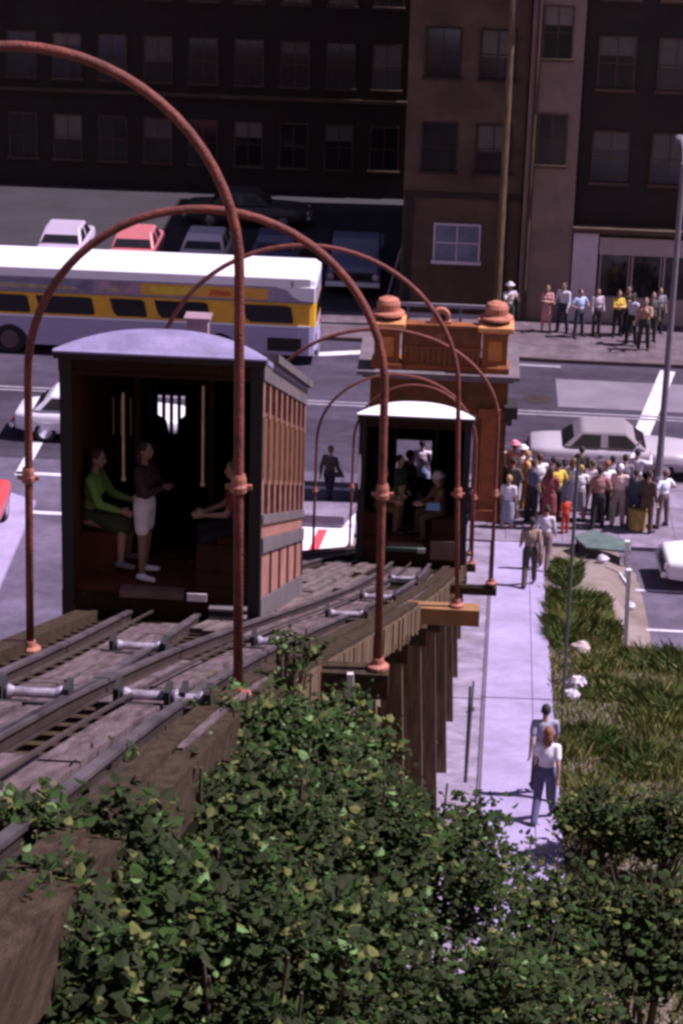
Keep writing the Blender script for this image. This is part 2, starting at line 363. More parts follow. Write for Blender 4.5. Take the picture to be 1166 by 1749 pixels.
# ------------------------------------------------------------------ the buildings across the street
def window(parent, x0, x1, z0, z1, yf, frame, glass, sill=True, mull=1):
    b = MB(); t = 0.06
    b.box(x0-t,x1+t,yf-0.05,yf-0.004,z1,z1+t); b.box(x0-t,x0,yf-0.05,yf-0.004,z0,z1); b.box(x1,x1+t,yf-0.05,yf-0.004,z0,z1)
    for k in range(1, mull+1):
        xm = x0+(x1-x0)*k/(mull+1); b.box(xm-0.02,xm+0.02,yf-0.035,yf-0.02,z0,z1)
    b.box(x0,x1,yf-0.034,yf-0.021,(z0+z1)/2-0.02,(z0+z1)/2+0.02)
    w = b.build('window', frame, parent)
    g = MB(); g.box(x0,x1,yf-0.02,yf-0.006,z0,z1); g.build('pane', glass, w)
    if (int(x0*7.3+z0*3.1)%5) in (1,3):
        q = MB(); q.box(x0,x1,yf-0.0205,yf-0.0198,z1-(z1-z0)*(0.25+0.1*(int(x0*3+z0*5)%4)),z1); q.build('blind',paint(((0.16,0.13,0.12),(0.10,0.09,0.08))[int(x0*5)%2]),w)
    if sill:
        s = MB(); s.box(x0-0.12,x1+0.12,yf-0.16,yf-0.003,z0-0.1,z0); s.build('sill', frame, w)
    return w
# dark building behind the railing
t = thing('dark_building', 'dark brown windowed building standing behind the grey railing across the street', 'building', (0,0,0))
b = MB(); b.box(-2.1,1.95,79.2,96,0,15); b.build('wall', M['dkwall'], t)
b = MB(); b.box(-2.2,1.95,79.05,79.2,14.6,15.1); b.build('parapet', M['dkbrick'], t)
window(t,-0.95,0.55,2.05,3.3,79.2,M['palewall'],M['glass_b'])
for z in (5.2,8.4,11.4):
    for x in (-1.5,0.35): window(t,x,x+1.1,z,z+1.6,79.2,M['dkbrick'],M['glass'])
b = MB(); b.box(-2.0,-1.75,79.12,79.197,0,4.2); b.box(1.3,1.5,79.1,79.197,0,4.2); b.box(-2.05,1.9,79.1,79.195,4.25,4.45); b.build('pilaster', M['dkbrick'], t)
# stucco building
t = thing('stucco_building', 'plain grey brown stucco building between the dark building and the storefront', 'building')
b = MB(); b.box(2.0,3.75,78.95,96,0,14.2); b.build('wall', M['stucco'], t)
b = MB(); b.box(2.0,3.75,78.8,78.95,13.8,14.3); b.build('parapet', M['dkwall'], t)
for z in (5.6,9.2): window(t,2.4,3.3,z,z+1.7,78.95,M['dkwall'],M['glass'])
b = MB(); b.box(2.15,2.3,78.85,78.945,0,13.7); b.tube([(2.22,78.8,0.1),(2.22,78.8,13.7)],0.05); b.build('drainpipe', M['dkwall'], t)
# storefront
t = thing('storefront_building', 'storefront with pale pillar, long sign band and dark display windows behind the far crowd', 'building')
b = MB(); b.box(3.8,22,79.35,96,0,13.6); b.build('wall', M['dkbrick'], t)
b = MB(); b.box(3.8,4.65,78.9,79.35,0,3.3); b.build('pillar', M['palewall'], t)
b = MB(); b.box(4.7,8.3,78.95,79.3,2.55,3.15); b.build('sign_band', M['tanwall'], t)
b = MB(); b.box(3.75,22,78.7,79.34,3.32,3.5); b.build('canopy', M['dkwall'], t)
b = MB(); b.box(4.7,8.0,79.1,79.345,0,1.0); b.build('stall_riser', M['tanwall'], t)
for x in (4.75,5.85,6.95): 
    f = MB(); f.box(x,x+0.06,79.15,79.34,1.02,2.53); f.box(x+1.0,x+1.04,79.15,79.34,1.02,2.53); w = f.build('window', M['tanwall'], t)
    g = MB(); g.box(x+0.07,x+0.99,79.26,79.3,1.02,2.53); g.build('pane', M['glass'], w)
b = MB(); b.box(8.05,9.9,79.2,79.34,0,2.1); b.build('door', M['dark'], t)
b = MB(); b.prism([(79.32,2.45),(78.2,2.18),(78.2,2.1),(79.32,2.36)],'x',8.0,12); b.build('awning', M['palewall'], t)
for x in (10.2,12.4,15,18): window(t,x,x+1.7,0.9,2.9,79.35,M['tanwall'],M['glass'])
for z in (5.0,8.2,11.2):
    for x in (4.3,6.3,8.3,10.3,12.3,14.3,16.3): window(t,x,x+1.15,z,z+1.7,79.35,M['dkwall'],M['glass'])
# rear building behind the lot
t = thing('brick_building', 'tall dark brick building closing the back of the parking lot', 'building')
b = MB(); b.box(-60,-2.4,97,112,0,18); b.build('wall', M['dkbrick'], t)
for z in (1.2,4.6,8.0,11.4):
    for k in range(11): window(t,-23+k*1.9,-21.9+k*1.9,z,z+1.8,97,M['dkwall'],M['glass'])
b = MB(); b.box(-60,-2.4,96.8,97,4.0,4.15); b.build('string_course', M['dkwall'], t)
# pipe railing and poles
t = thing('pipe_railing', 'low grey railing with two horizontal rails before the dark building', 'railing')
for k in range(5):
    b = MB(); b.box(-2.7+k*0.9,-2.6+k*0.9,77.45,77.55,0.13,0.95); b.build('post', M['polegrey'], t)
for z in (0.5,0.85):
    b = MB(); b.box(-2.75,1.05,77.38,77.448,z,z+0.13); b.build('rail', paint((0.30,0.26,0.33)), t)
b = MB(); b.tube([on_y(659,512,78.6),on_y(684,425,78.6)],0.03); tag(b.build('leaning_pole',M['polegrey']),'thin grey pole leaning in front of the dark building wall','pole')
t = thing('utility_pole','brown wooden utility pole at the corner of the dark building','pole',on_z(846,560,0.13))
b = MB(); b.tube([(0,0,0),(0,0,12)],[0.13,0.10]); b.build('shaft',M['timber_v'],t); b = MB(); b.box(-1.1,1.1,-0.06,0.06,11.2,11.34); b.build('crossarm',M['timber'],t)

# ------------------------------------------------------------------ vehicles
def wheel(parent, x, y, r, w=0.2, rimcol=None):
    b = MB(); b.lathe([(r*0.62,-w/2),(r*0.94,-w/2),(r,-w/3),(r,w/3),(r*0.94,w/2),(r*0.62,w/2)],(x,y,r),20,'y')
    t = b.build('wheel', M['rubber'], parent, smooth=False)
    b = MB(); b.lathe([(r*0.2,-w/2-0.02),(r*0.6,-w/2-0.005),(r*0.63,0),(r*0.6,w/2+0.005),(r*0.2,w/2+0.02)],(x,y,r),16,'y'); b.build('rim', rimcol or M['chrome'], t)
def sedan(name, label, loc, rz, col, L=4.9, W=1.82, roofcol=None, cab=(-1.45,0.95), group=None, glass=None):
    t = thing(name, label, 'car', loc, rz, group); pm = paint(col, 0.35, 0.06, 1.0); glass = glass or M['glass']
    # lower body: stations along x, nose at +x
    st = [(-L/2,0.78,0.42,0.78),(-L/2+0.08,0.90,0.34,0.86),(-L/2+0.5,0.97,0.28,0.90),(-L/2+1.1,1.0,0.26,0.92),(-0.6,1.0,0.24,0.92),
          (0.6,1.0,0.24,0.92),(1.1,1.0,0.25,0.90),(L/2-0.7,0.98,0.28,0.87),(L/2-0.1,0.93,0.34,0.82),(L/2,0.84,0.42,0.74)]
    b = MB(); vs = []; n = 14
    for x, wf, z0, z1 in st:
        hw = W/2*wf
        ring = [(-1,0.0),(-0.9,-0.0)]
        pr = [(-0.86,0),(-0.97,0.12),(-1.0,0.45),(-0.98,0.75),(-0.93,0.93),(-0.80,0.99),(-0.4,1.0),(0.4,1.0),(0.80,0.99),(0.93,0.93),(0.98,0.75),(1.0,0.45),(0.97,0.12),(0.86,0)]
        vs += [(x, u*hw, z0+(z1-z0)*v) for u, v in pr]
    fs = [(i*n+k, i*n+(k+1)%n, (i+1)*n+(k+1)%n, (i+1)*n+k) for i in range(len(st)-1) for k in range(n)]
    fs += [tuple(range(n-1,-1,-1)), tuple((len(st)-1)*n+k for k in range(n))]
    b.add(vs, fs); b.build('body', pm, t, smooth=True, bevel=0)
    # cabin
    x0, x1 = cab; hb = W/2*0.90; ht = W/2*0.72; zr = 1.40; zb = 0.90
    rb = [(x0,-hb),(x1,-hb),(x1,hb),(x0,hb)]; rt = [(x0+0.55,-ht),(x1-0.62,-ht),(x1-0.62,ht),(x0+0.55,ht)]
    b = MB(); b.add([(x,y,zb) for x,y in rb]+[(x,y,zr) for x,y in rt], [(4,5,6,7),(0,1,5,4),(1,2,6,5),(2,3,7,6),(3,0,4,7),(3,2,1,0)])
    b.build('cabin', paint(roofcol or col,0.35,0.06,1.0), t, bevel=0.07)
    def pane(nm, q, out):
        c = sum((Vector(p) for p in q), Vector())/4; q = [c+(Vector(p)-c)*0.86+Vector(out) for p in q]
        bb = MB(); nrm = (q[1]-q[0]).cross(q[2]-q[0]).normalized()
        if nrm.dot(Vector(out)) < 0: nrm = -nrm
        bb.add([p+nrm*0.006 for p in q]+[p-nrm*0.012 for p in q], [(0,1,2,3),(7,6,5,4)]+[(i,(i+1)%4,4+(i+1)%4,4+i) for i in range(4)]); bb.build(nm, glass, t)
    P = [Vector((x,y,zb+0.03)) for x,y in rb]; Q = [Vector((x,y,zr-0.05)) for x,y in rt]
    pane('windscreen', [P[1],P[2],Q[2],Q[1]], (0.006,0,0.004)); pane('rear_window', [P[3],P[0],Q[0],Q[3]], (-0.006,0,0.004))
    for sgn, (pa, pb, qa, qb) in ((-1,(P[0],P[1],Q[0],Q[1])),(1,(P[3],P[2],Q[3],Q[2]))):
        mp_, mq = pa.lerp(pb,0.5), qa.lerp(qb,0.5)
        pane('side_window', [pa.lerp(pb,0.06),mp_.lerp(pa,0.06),mq.lerp(qa,0.06),qa], (0,sgn*0.006,0.002)); pane('side_window', [mp_.lerp(pb,0.06),pb.lerp(pa,0.06),qb,mq.lerp(qb,0.06)], (0,sgn*0.006,0.002))
    for x, yy in ((-L/2+0.95,1),(-L/2+0.95,-1),(L/2-0.95,1),(L/2-0.95,-1)): wheel(t, x, yy*(W/2-0.12), 0.33)
    for x in (-L/2-0.06, L/2+0.06):
        b = MB(); b.box(x-0.07,x+0.07,-W/2*0.9,W/2*0.9,0.40,0.54); b.build('bumper', M['chrome'], t, bevel=0.03)
    b = MB(); b.box(L/2-0.02,L/2+0.035,-0.45,0.45,0.58,0.70); b.build('grille', M['dark'], t)
    for y in (-0.62,0.62):
        b = MB(); b.lathe([(0.10,-0.06),(0.10,0.03),(0.06,0.05)],(L/2,y,0.65),14,'x'); b.build('headlight', M['chrome'], t)
        b = MB(); b.box(-L/2-0.03,-L/2+0.04,y-0.16,y+0.16,0.58,0.70); b.build('tail_light', paint((0.4,0.02,0.02),0.3), t)
    for yy in (-1,1):
        b = MB(); b.box(-L/2+0.4,L/2-0.4,yy*W/2*0.99-0.012,yy*W/2*0.99+0.012,0.60,0.63); b.build('side_trim', M['chrome'], t)
        b = MB(); b.box(-0.42,-0.28,yy*W/2*0.985-0.02,yy*W/2*0.985+0.02,0.76,0.79); b.build('door_handle', M['chrome'], t)
    return t
p = on_z(1040,800,0); sedan('sedan','pale beige grey sedan stopped at the kerb behind the waiting crowd',(4.55,63.85,0),0.0,(0.44,0.385,0.45),4.75,1.8,roofcol=(0.30,0.255,0.29))
sedan('sedan','white sedan on the street, half hidden beyond the upper railway car',(-10.35,64.9,0),0.0,(0.78,0.74,0.84),4.9,1.8,cab=(-1.9,0.9))
sedan('sedan','red car at the left pavement with pale blue windscreen',(-12.55,56.0,0.12),math.pi/2,(0.60,0.07,0.08),4.7,1.8,roofcol=(0.6,0.55,0.68),glass=M['glass_b'])
sedan('sedan','white rounded car parked in the right hand lot beside the leaning white posts',(7.75,55.7,0.006),math.pi+0.05,(0.85,0.82,0.90),4.6,1.75)
lot = [((-6.9,84.6),-1.55,(0.11,0.11,0.22),'dark blue sedan parked in the back lot right of the white sedan'),((-9.5,84.4),-1.58,(0.62,0.58,0.68),'white sedan parked in the back lot beyond the bus roof'),
       ((-12.1,84.3),-1.56,(0.52,0.16,0.18),'pinkish red sedan parked in the back lot beyond the bus'),((-14.8,84.5),-1.57,(0.48,0.40,0.52),'lilac grey sedan parked leftmost in the back lot'),
       ((-8.6,91.5),0.02,(0.06,0.06,0.07),'black sedan parked along the rear brick building')]
for (x,y),rz,c,l in lot: sedan('sedan',l,(x,y,0.006),rz,c,4.8,1.8,group='cars parked in the back lot')
# blue pickup facing the street
t = thing('pickup_truck','blue grey pickup truck facing the street beside the bus','truck',(-3.85,83.2,0.006))
blue = paint((0.16,0.17,0.30),0.4,0.1,1.0)
b = MB(); b.box(-0.98,0.98,-1.9,3.0,0.45,0.85); b.prism([(-1.9,0.85),(-1.9,1.02),(-1.75,1.1),(-0.55,1.16),(-0.55,0.85)],'x',-0.9,0.9); b.box(-0.95,0.95,1.0,3.0,0.85,1.15); b.build('body',blue,t,bevel=0.05)
b = MB(); b.prism([(-0.55,0.9),(-0.55,1.16),(-0.15,1.72),(0.75,1.76),(0.95,1.15),(0.95,0.9)],'x',-0.86,0.86); b.build('cab',blue,t,bevel=0.06)
b = MB(); b.add([(-0.76,-0.545,1.2),(0.76,-0.545,1.2),(0.68,-0.21,1.66),(-0.68,-0.21,1.66),(-0.76,-0.50,1.18),(0.76,-0.50,1.18),(0.68,-0.17,1.64),(-0.68,-0.17,1.64)],[(0,1,2,3),(7,6,5,4),(0,1,5,4),(1,2,6,5),(2,3,7,6),(3,0,4,7)]); b.build('windscreen',M['glass_b'],t)
b = MB(); b.box(-0.72,0.72,-1.95,-1.905,0.62,0.86); b.build('grille',M['dark'],t)
b = MB(); b.box(-0.98,0.98,-2.06,-1.91,0.40,0.56); b.build('bumper',M['bus_w'],t,bevel=0.03)
for x in (-0.8,0.8):
    b = MB(); b.lathe([(0.11,-0.05),(0.11,0.04),(0.05,0.05)],(x,-1.93,0.76),14,'y'); b.build('headlight',M['chrome'],t)
for x,y in ((-0.85,-1.2),(0.85,-1.2),(-0.85,2.2),(0.85,2.2)):
    b = MB(); b.lathe([(0.2,-0.1),(0.36,-0.1),(0.36,0.1),(0.2,0.1)],(x,y,0.36),18,'x'); b.build('wheel',M['rubber'],t)
# city bus (rear end at +x)
t = thing('city_bus','white roofed yellow and silver city bus driving along the far kerb','bus',(-10.7,73.95,0))
def ring(x, hw, zt_, zb, inset=0.0):
    pr = [(-1,0),(-1,0.74),(-0.97,0.86),(-0.88,0.95),(-0.70,1.0),(0.70,1.0),(0.88,0.95),(0.97,0.86),(1,0.74),(1,0)]
    return [(x,u*hw,zb+(zt_-zb)*v) for u,v in pr]
def shell(z0, z1, name, m, full=False, L=6.1, hw=1.27, endin=0.18, cap=0.35):
    b = MB(); vs = []; 
    sx = [(-L,hw-endin),(-L+0.06,hw-0.08),(-L+0.2,hw-0.02),(-L+0.5,hw),(L-0.5,hw),(L-0.2,hw-0.02),(L-0.06,hw-0.09),(L,hw-endin)]
    for x,w in sx:
        if full: vs += ring(x,w,z1-(0.0 if abs(x)<L-0.55 else 0.05 if abs(x)<L-0.1 else 0.14),z0)
        else: vs += [(x,-w,z0),(x,-w,z1),(x,w,z1),(x,w,z0)]
    n = 10 if full else 4
    fs = [(i*n+k,i*n+(k+1)%n,(i+1)*n+(k+1)%n,(i+1)*n+k) for i in range(len(sx)-1) for k in range(n)]+[tuple(range(n-1,-1,-1)),tuple((len(sx)-1)*n+k for k in range(n))]
    b.add(vs,fs); return b.build(name,m,t,smooth=False)
shell(0.35,1.30,'lower_body',M['bus_s']); shell(1.302,2.10,'window_band',M['bus_y'],hw=1.268); shell(2.102,2.62,'upper_panel',paint((0.34,0.29,0.42),0.4),hw=1.262)
shell(2.622,3.05,'roof',M['bus_w'],True,hw=1.285)
b = MB()
for k in range(7): b.box(-5.6,5.6,-1.285,-1.272,0.52+k*0.105,0.55+k*0.105)
b.build('fluting',paint((0.5,0.43,0.64),0.4),t)
b = MB(); b.box(-6.0,5.95,-1.30,-1.272,1.285,1.345); b.build('belt_rail',M['bus_w'],t)
b = MB(); b.box(-6.0,5.95,-1.292,-1.264,2.09,2.125); b.build('drip_rail',paint((0.3,0.22,0.18)),t)
wx = [(-5.9,-4.75),(-4.5,-2.95),(-2.45,-1.15),(-0.4,0.9),(1.15,2.55),(2.75,3.4),(4.0,5.35)]
wx = [(-5.8,-4.9),(-4.55,-3.25),(-2.85,-1.15),(-0.45,0.55),(1.0,2.6),(3.85,5.3)]
for i,(a,c) in enumerate(wx):
    b = MB(); s = 0.13
    b.prism([(a-s,2.0),(c-s,2.0),(c,1.95),(c+s*0.7,1.48),(c+s*0.4,1.42),(a+s,1.42),(a,1.55)],'y',-1.292,-1.27); b.build('window',M['glass'],t)
for a,c,m in ((-4.6,-1.1,paint((0.22,0.21,0.33),0.5,0.4,2.5)),(-1.0,0.3,paint((0.40,0.24,0.34),0.5,0.4,3)),(0.42,4.55,paint((0.72,0.36,0.05),0.5,0.15,1.5))):
    b = MB(); b.box(a,c,-1.285,-1.264,2.18,2.55); f = b.build('advert_panel',m,t)
    if c > 4:
        b = MB(); b.prism([(a+0.25,2.24),(a+1.5,2.24),(a+1.9,2.36),(a+1.6,2.47),(a+0.35,2.45)],'y',-1.292,-1.2855); b.build('yellow_patch',paint((0.75,0.55,0.06)),f)
        b = MB(); b.prism([(a+2.2,2.23),(a+3.0,2.25),(a+2.9,2.4),(a+2.3,2.44)],'y',-1.292,-1.2855); b.build('red_patch',paint((0.6,0.13,0.03)),f)
    else:
        b = MB(); b.prism([(a+0.3,2.24),(c-0.4,2.24),(c-0.7,2.36),(a+0.5,2.40)],'y',-1.292,-1.2855); b.build('ochre_patch',paint((0.42,0.36,0.22),0.6,0.4,4),f)
b = MB(); b.prism([(4.7,2.64),(6.06,2.64),(6.06,2.15),(5.6,2.18),(5.35,2.30),(5.15,2.52)],'y',-1.289,-1.10); b.build('rear_corner_cowl',M['bus_w'],t,bevel=0.02)
b = MB(); b.box(5.3,5.34,-1.30,-1.288,2.62,2.82); b.build('marker_slot',M['dark'],t)
b = MB(); b.box(4.55,5.65,-1.295,-1.274,0.48,0.92); b.build('engine_grille',M['dark'],t)
for x in (-3.85+0.0,3.0):
    b = MB(); b.prism([(x+0.62*math.cos(a*math.pi/12),0.36+0.62*math.sin(a*math.pi/12)) for a in range(13)],'y',-1.30,-1.273); b.build('wheel_arch',M['dark'],t)
    for yy in (-1.18,1.1): wheel(t,x,yy,0.50,0.28,M['kerb'])
b = MB(); b.box(6.09,6.12,-0.9,0.9,1.45,2.05); b.build('rear_window',M['glass'],t)
for yy in (-0.95,0.95):
    b = MB(); b.box(6.0,6.13,yy-0.1,yy+0.1,0.85,1.05); b.build('tail_light',paint((0.4,0.02,0.02)),t)
b = MB(); b.box(6.1,6.22,-1.15,1.15,0.36,0.56); b.build('bumper',M['chrome'],t,bevel=0.03)

# ------------------------------------------------------------------ trestle and tracks
tr = thing('trestle','dark weathered timber trestle carrying the two sloping tracks down to the station','trestle')
Y0, Y1 = 1.0, 56.5
def strip(b, fa, fb, ya, yb, dz0, dz1, step=1.0):
    n = max(1, int(math.ceil((yb-ya)/step))); vs = []
    for i in range(n+1):
        y = ya+(yb-ya)*i/n; z = zt(y); a, c = fa(y), fb(y)
        vs += [(a,y,z+dz0),(c,y,z+dz0),(c,y,z+dz1),(a,y,z+dz1)]
    fs = [(4*i+k,4*i+(k+1)%4,4*i+4+(k+1)%4,4*i+4+k) for i in range(n) for k in range(4)]+[(3,2,1,0),(4*n,4*n+1,4*n+2,4*n+3)]
    b.add(vs, fs)
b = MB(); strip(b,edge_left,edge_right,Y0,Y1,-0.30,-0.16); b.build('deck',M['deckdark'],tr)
b = MB(); rnd = random.Random(3); y = Y0
while y < Y1:
    j = rnd.uniform(-0.06,0.06); strip(b,lambda q:edge_left(q)+0.03+j,lambda q:edge_right(q)-0.05+j,y,y+0.2,-0.158,-0.03); y += 0.52
b.build('ties',M['timber'],tr)
for fn in (lambda q:track_left(q)-0.38, lambda q:track_left(q)+0.38, lambda q:track_right(q)-0.38+(0.0 if q<13 else 0.0), lambda q:track_right(q)+0.38):
    b = MB(); strip(b,lambda q:fn(q)-0.055,lambda q:fn(q)+0.055,Y0,Y1,-0.03,-0.015); strip(b,lambda q:fn(q)-0.012,lambda q:fn(q)+0.012,Y0,Y1,-0.015,0.07); b.m = 1; strip(b,lambda q:fn(q)-0.033,lambda q:fn(q)+0.033,Y0,Y1,0.07,0.10)
    b.build('rail',[M['rail'],mat('worn_rail_head',(0.20,0.16,0.17),0.45,0.5,1.5,metal=0.6)],tr)
def boards(fc, w, offs, ya, yb, seed, name='walkway_boards', skip=()):
    r = random.Random(seed); b = MB()
    for o in offs:
        y = ya + r.uniform(0,1.5)
        while y < yb:
            L = r.uniform(2.2,4.2); e = min(yb,y+L-0.04); h = r.uniform(-0.01,0.02); j = r.uniform(-0.015,0.015)
            if r.random() > 0.1 and e > y+0.3 and not any(y-0.3 < s < e+0.3 and False for s in skip):
                strip(b,lambda q:fc(q)+o-w/2+j,lambda q:fc(q)+o+w/2+j,y,e,-0.03,0.03+h)
            y += L
    return b.build(name,M['plank'],tr)
boards(track_left,0.235,(-0.02,0.22),Y0,23.0,11); boards(track_right,0.235,(-0.14,0.12),Y0,43,12)
boards(lambda q:track_left(q),0.235,(-0.13,0.13),33,55,15)
boards(lambda q:track_right(q)+0.60,0.14,(0,),12,40,14)
rcb = random.Random(21)
b = MB()
for k in range(9):
    y = 22.0+rcb.uniform(0,2)
    while y < 53:
        L_ = rcb.uniform(2.0,4.5); c0 = (k-4)*0.17
        mid = (track_left(y+L_/2)+track_right(y+L_/2))/2; half = (track_right(y+L_/2)-track_left(y+L_/2))/2-0.55
        if abs(c0) < half and rcb.random() > 0.18:
            strip(b,lambda q:(track_left(q)+track_right(q))/2+c0-0.07,lambda q:(track_left(q)+track_right(q))/2+c0+0.07,y,y+L_-0.1,-0.03,0.02+rcb.uniform(0,0.04))
        y += L_
b.build('centre_boards',mat('brown_grey_plank',(0.20,0.14,0.135),0.9,0.3,1.2,0.5,col2=(0.06,0.04,0.035),stretch=(7,0.7,3)),tr)
for f in (track_left, track_right):
    b = MB()
    n = 60; b.tube([(f(Y0+(Y1-Y0)*i/n)+0.0 - 0.13*(f is track_left),Y0+(Y1-Y0)*i/n,zt(Y0+(Y1-Y0)*i/n)+0.10) for i in range(n+1)],0.018,6); b.build('cable',M['rail'],tr)
# edge timbers and fascia boards
b = MB(); strip(b,lambda q:edge_right(q)-0.02,lambda q:edge_right(q)+0.20,Y0,Y1,-0.34,0.02); b.build('edge_beam',M['timber'],tr)
b = MB(); strip(b,lambda q:edge_right(q)-0.10,lambda q:edge_right(q)+0.04,Y0,Y1,0.022,0.06); b.build('guard_timber',M['timber'],tr)
b = MB(); strip(b,lambda q:edge_left(q)-0.15,lambda q:edge_left(q)+0.08,Y0,Y1,-0.34,0.08); b.build('edge_beam',M['timber'],tr)
b = MB(); y = 17.2; rnd = random.Random(9)
while y < 54:
    h = rnd.uniform(0.30,0.46) if y > 14 else 0.4; dx = rnd.uniform(0,0.02)
    strip(b,lambda q:edge_right(q)+0.205+dx,lambda q:edge_right(q)+0.245+dx,y,y+0.24,-h,-0.02,0.3); y += 0.27
b.build('fascia_boards',M['timber_v'],tr)
nb = 0; y = 14.2
while y < 53.5:
    xl, xr = edge_left(y), edge_right(y); zc = zt(y)-0.34
    b = MB(); b.bar((xl-0.25,y,zc-0.15),(xr+0.30,y,zc-0.15),0.28,0.28); b.build('cap_beam',M['timber'],tr)
    for fx, bat in ((xl,-0.10),(xl+(xr-xl)*0.5,0.0),(xr+0.08,0.05)):
        zg = terrain(fx,y)-0.4; h = zc-0.3-zg
        if h < 0.3: continue
        b = MB(); b.bar((fx+bat*h,y,zg),(fx,y,zc-0.29),0.28,0.28); b.build('post',M['timber_v'],tr); nb += 1
    if zc-0.3-terrain(xr,y) > 2.0:
        b = MB(); zg = terrain(xr,y)
        b.bar((xl,y-0.17,zc-0.4),(xr+0.15,y-0.17,zg+0.6),0.07,0.2); b.build('brace',M['timber'],tr)
    y += 3.3
# pale weathered post in the vines
b = MB(); pa, pb_ = on_y(598,1150,17.2), on_y(606,1420,17.2); b.bar(pb_,pa,0.05,0.05); tag(b.build('pale_post',paint((0.62,0.55,0.58),0.9,0.4,9)),'pale weathered post standing among the vine leaves','post')
# outrigger beam ends that carry hoop feet
hoops = [(15.7,-3.05,1.55,15.06,18.30,1.5,'nearest'),(19.1,-2.14,1.565,13.80,16.40,1.52,'second'),(30.1,-2.0,2.16,9.80,12.9,1.95,'third'),(37.9,-1.25,2.03,6.96,9.9,1.58,'fourth'),(52.0,-1.32,1.90,1.68,4.6,1.70,'fifth'),(56.0,-0.98,1.55,0.35,3.25,1.55,'sixth')]
hl = ['large rust red pipe hoop over the tracks, nearest, its post before the upper car','rust red pipe hoop with its left post standing left of the upper car',
      'wide rust red pipe hoop standing on projecting timber beam between the two cars','rust red pipe hoop framing the attic of the orange station','rust red pipe hoop curving just above the white roof of the lower car','smallest rust red pipe hoop, set against the station wall']
for i,(Y,cx,hw,zb,zs,rise,_) in enumerate(hoops):
    xl, xr = cx-hw, cx+hw
    b = MB(); er = edge_right(Y)+0.2
    b.bar((min(er-0.9,xr-0.3),Y,zb-0.13),(xr+(0.32 if i in (2,) else 0.10),Y,zb-0.13),0.26 if i < 3 else 0.16,0.24 if i < 3 else 0.14); b.build('outrigger',mat('orange_brown_beam',(0.30,0.15,0.06),0.9,0.3,2.5,0.4) if i == 2 else M['timber'],tr)
    el_ = edge_left(Y)
    b = MB(); zl = max(zb,0.1)
    b.bar((xl-0.14,Y,zl-0.13),(max(el_+0.3,xl+0.3),Y,zl-0.13),0.22,0.22); b.build('outrigger',M['timber'],tr)
    t = thing('arched_hoop',hl[i],'hoop',(cx,Y,zb),0,'pipe hoops arching over the tracks')
    inn = 0.12 if i == 2 else 0.03
    pts = [(-hw-0.0,0,0),(-hw+inn*0.5,0,(zs-zb)*0.5)]
    for k in range(0,33):
        a = math.pi*(1-k/32); pts.append(((hw-inn)*math.cos(a),0,zs-zb+rise*math.sin(a)))
    pts += [(hw-inn*0.5,0,(zs-zb)*0.5),(hw,0,0)]
    b = MB(); b.tube(pts,0.036 if i < 2 else 0.032,10); b.build('pipe',M['hoop'],t,smooth=True)
    for s in (-1,1):
        b = MB(); xx = s*(hw-inn*0.5); zz = 1.66
        b.lathe([(0.045,-0.05),(0.062,-0.04),(0.066,0.0),(0.055,0.02),(0.055,0.06),(0.046,0.09)],(xx,0,zz),12)
        b.box(xx-0.095,xx+0.095,-0.015,0.015,zz-0.022,zz+0.012); b.build('collar',M['hoopknob'],t)
        b = MB(); b.lathe([(0.10,0.0),(0.10,0.03),(0.06,0.05),(0.05,0.10)],(s*hw,0,0),12); b.build('foot_flange',M['hoopknob'],t)
# cable rollers between the rails
rol = [(237,1100,'cable roller in front of the upper car'),(60,1178,'cable roller at the left edge of the tracks, lower left'),(258,1183,'cable roller in a dark gap between grey planks, left of the vine'),(322,1188,'small cable roller at the edge of the vine leaves'),
       (645,1017,'cable roller between planks beside the second hoop post'),(592,1046,'cable roller between planks upslope of the lower car'),(688,986,'cable roller close below the lower car end'),(458,1092,'cable roller beside the upper car skirt')]
for i,(px,py,l) in enumerate(rol):
    d = ray(px,py); tt = (20.79+0.12-CAM_Z)/(d.z+GR*d.y); p = Vector((d.x*tt,d.y*tt,CAM_Z+d.z*tt)); w = 0.11 if i in (3,7) else 0.20
    t = thing('cable_roller',l,'cable roller',p,0,'cable rollers between the rails')
    b = MB(); b.lathe([(0.04,-w),(0.055,-w+0.02),(0.036,-w+0.06),(0.036,w-0.06),(0.055,w-0.02),(0.04,w)],(0,0,-0.02),14,'x'); b.build('roller',M['steel'],t)
    b = MB(); b.box(-w-0.05,-w-0.01,-0.10,0.10,-0.14,0.06); b.box(w+0.01,w+0.05,-0.10,0.10,-0.14,0.06); b.box(-w-0.05,w+0.05,-0.16,-0.13,-0.16,-0.02); b.build('bracket',M['dark'],t)

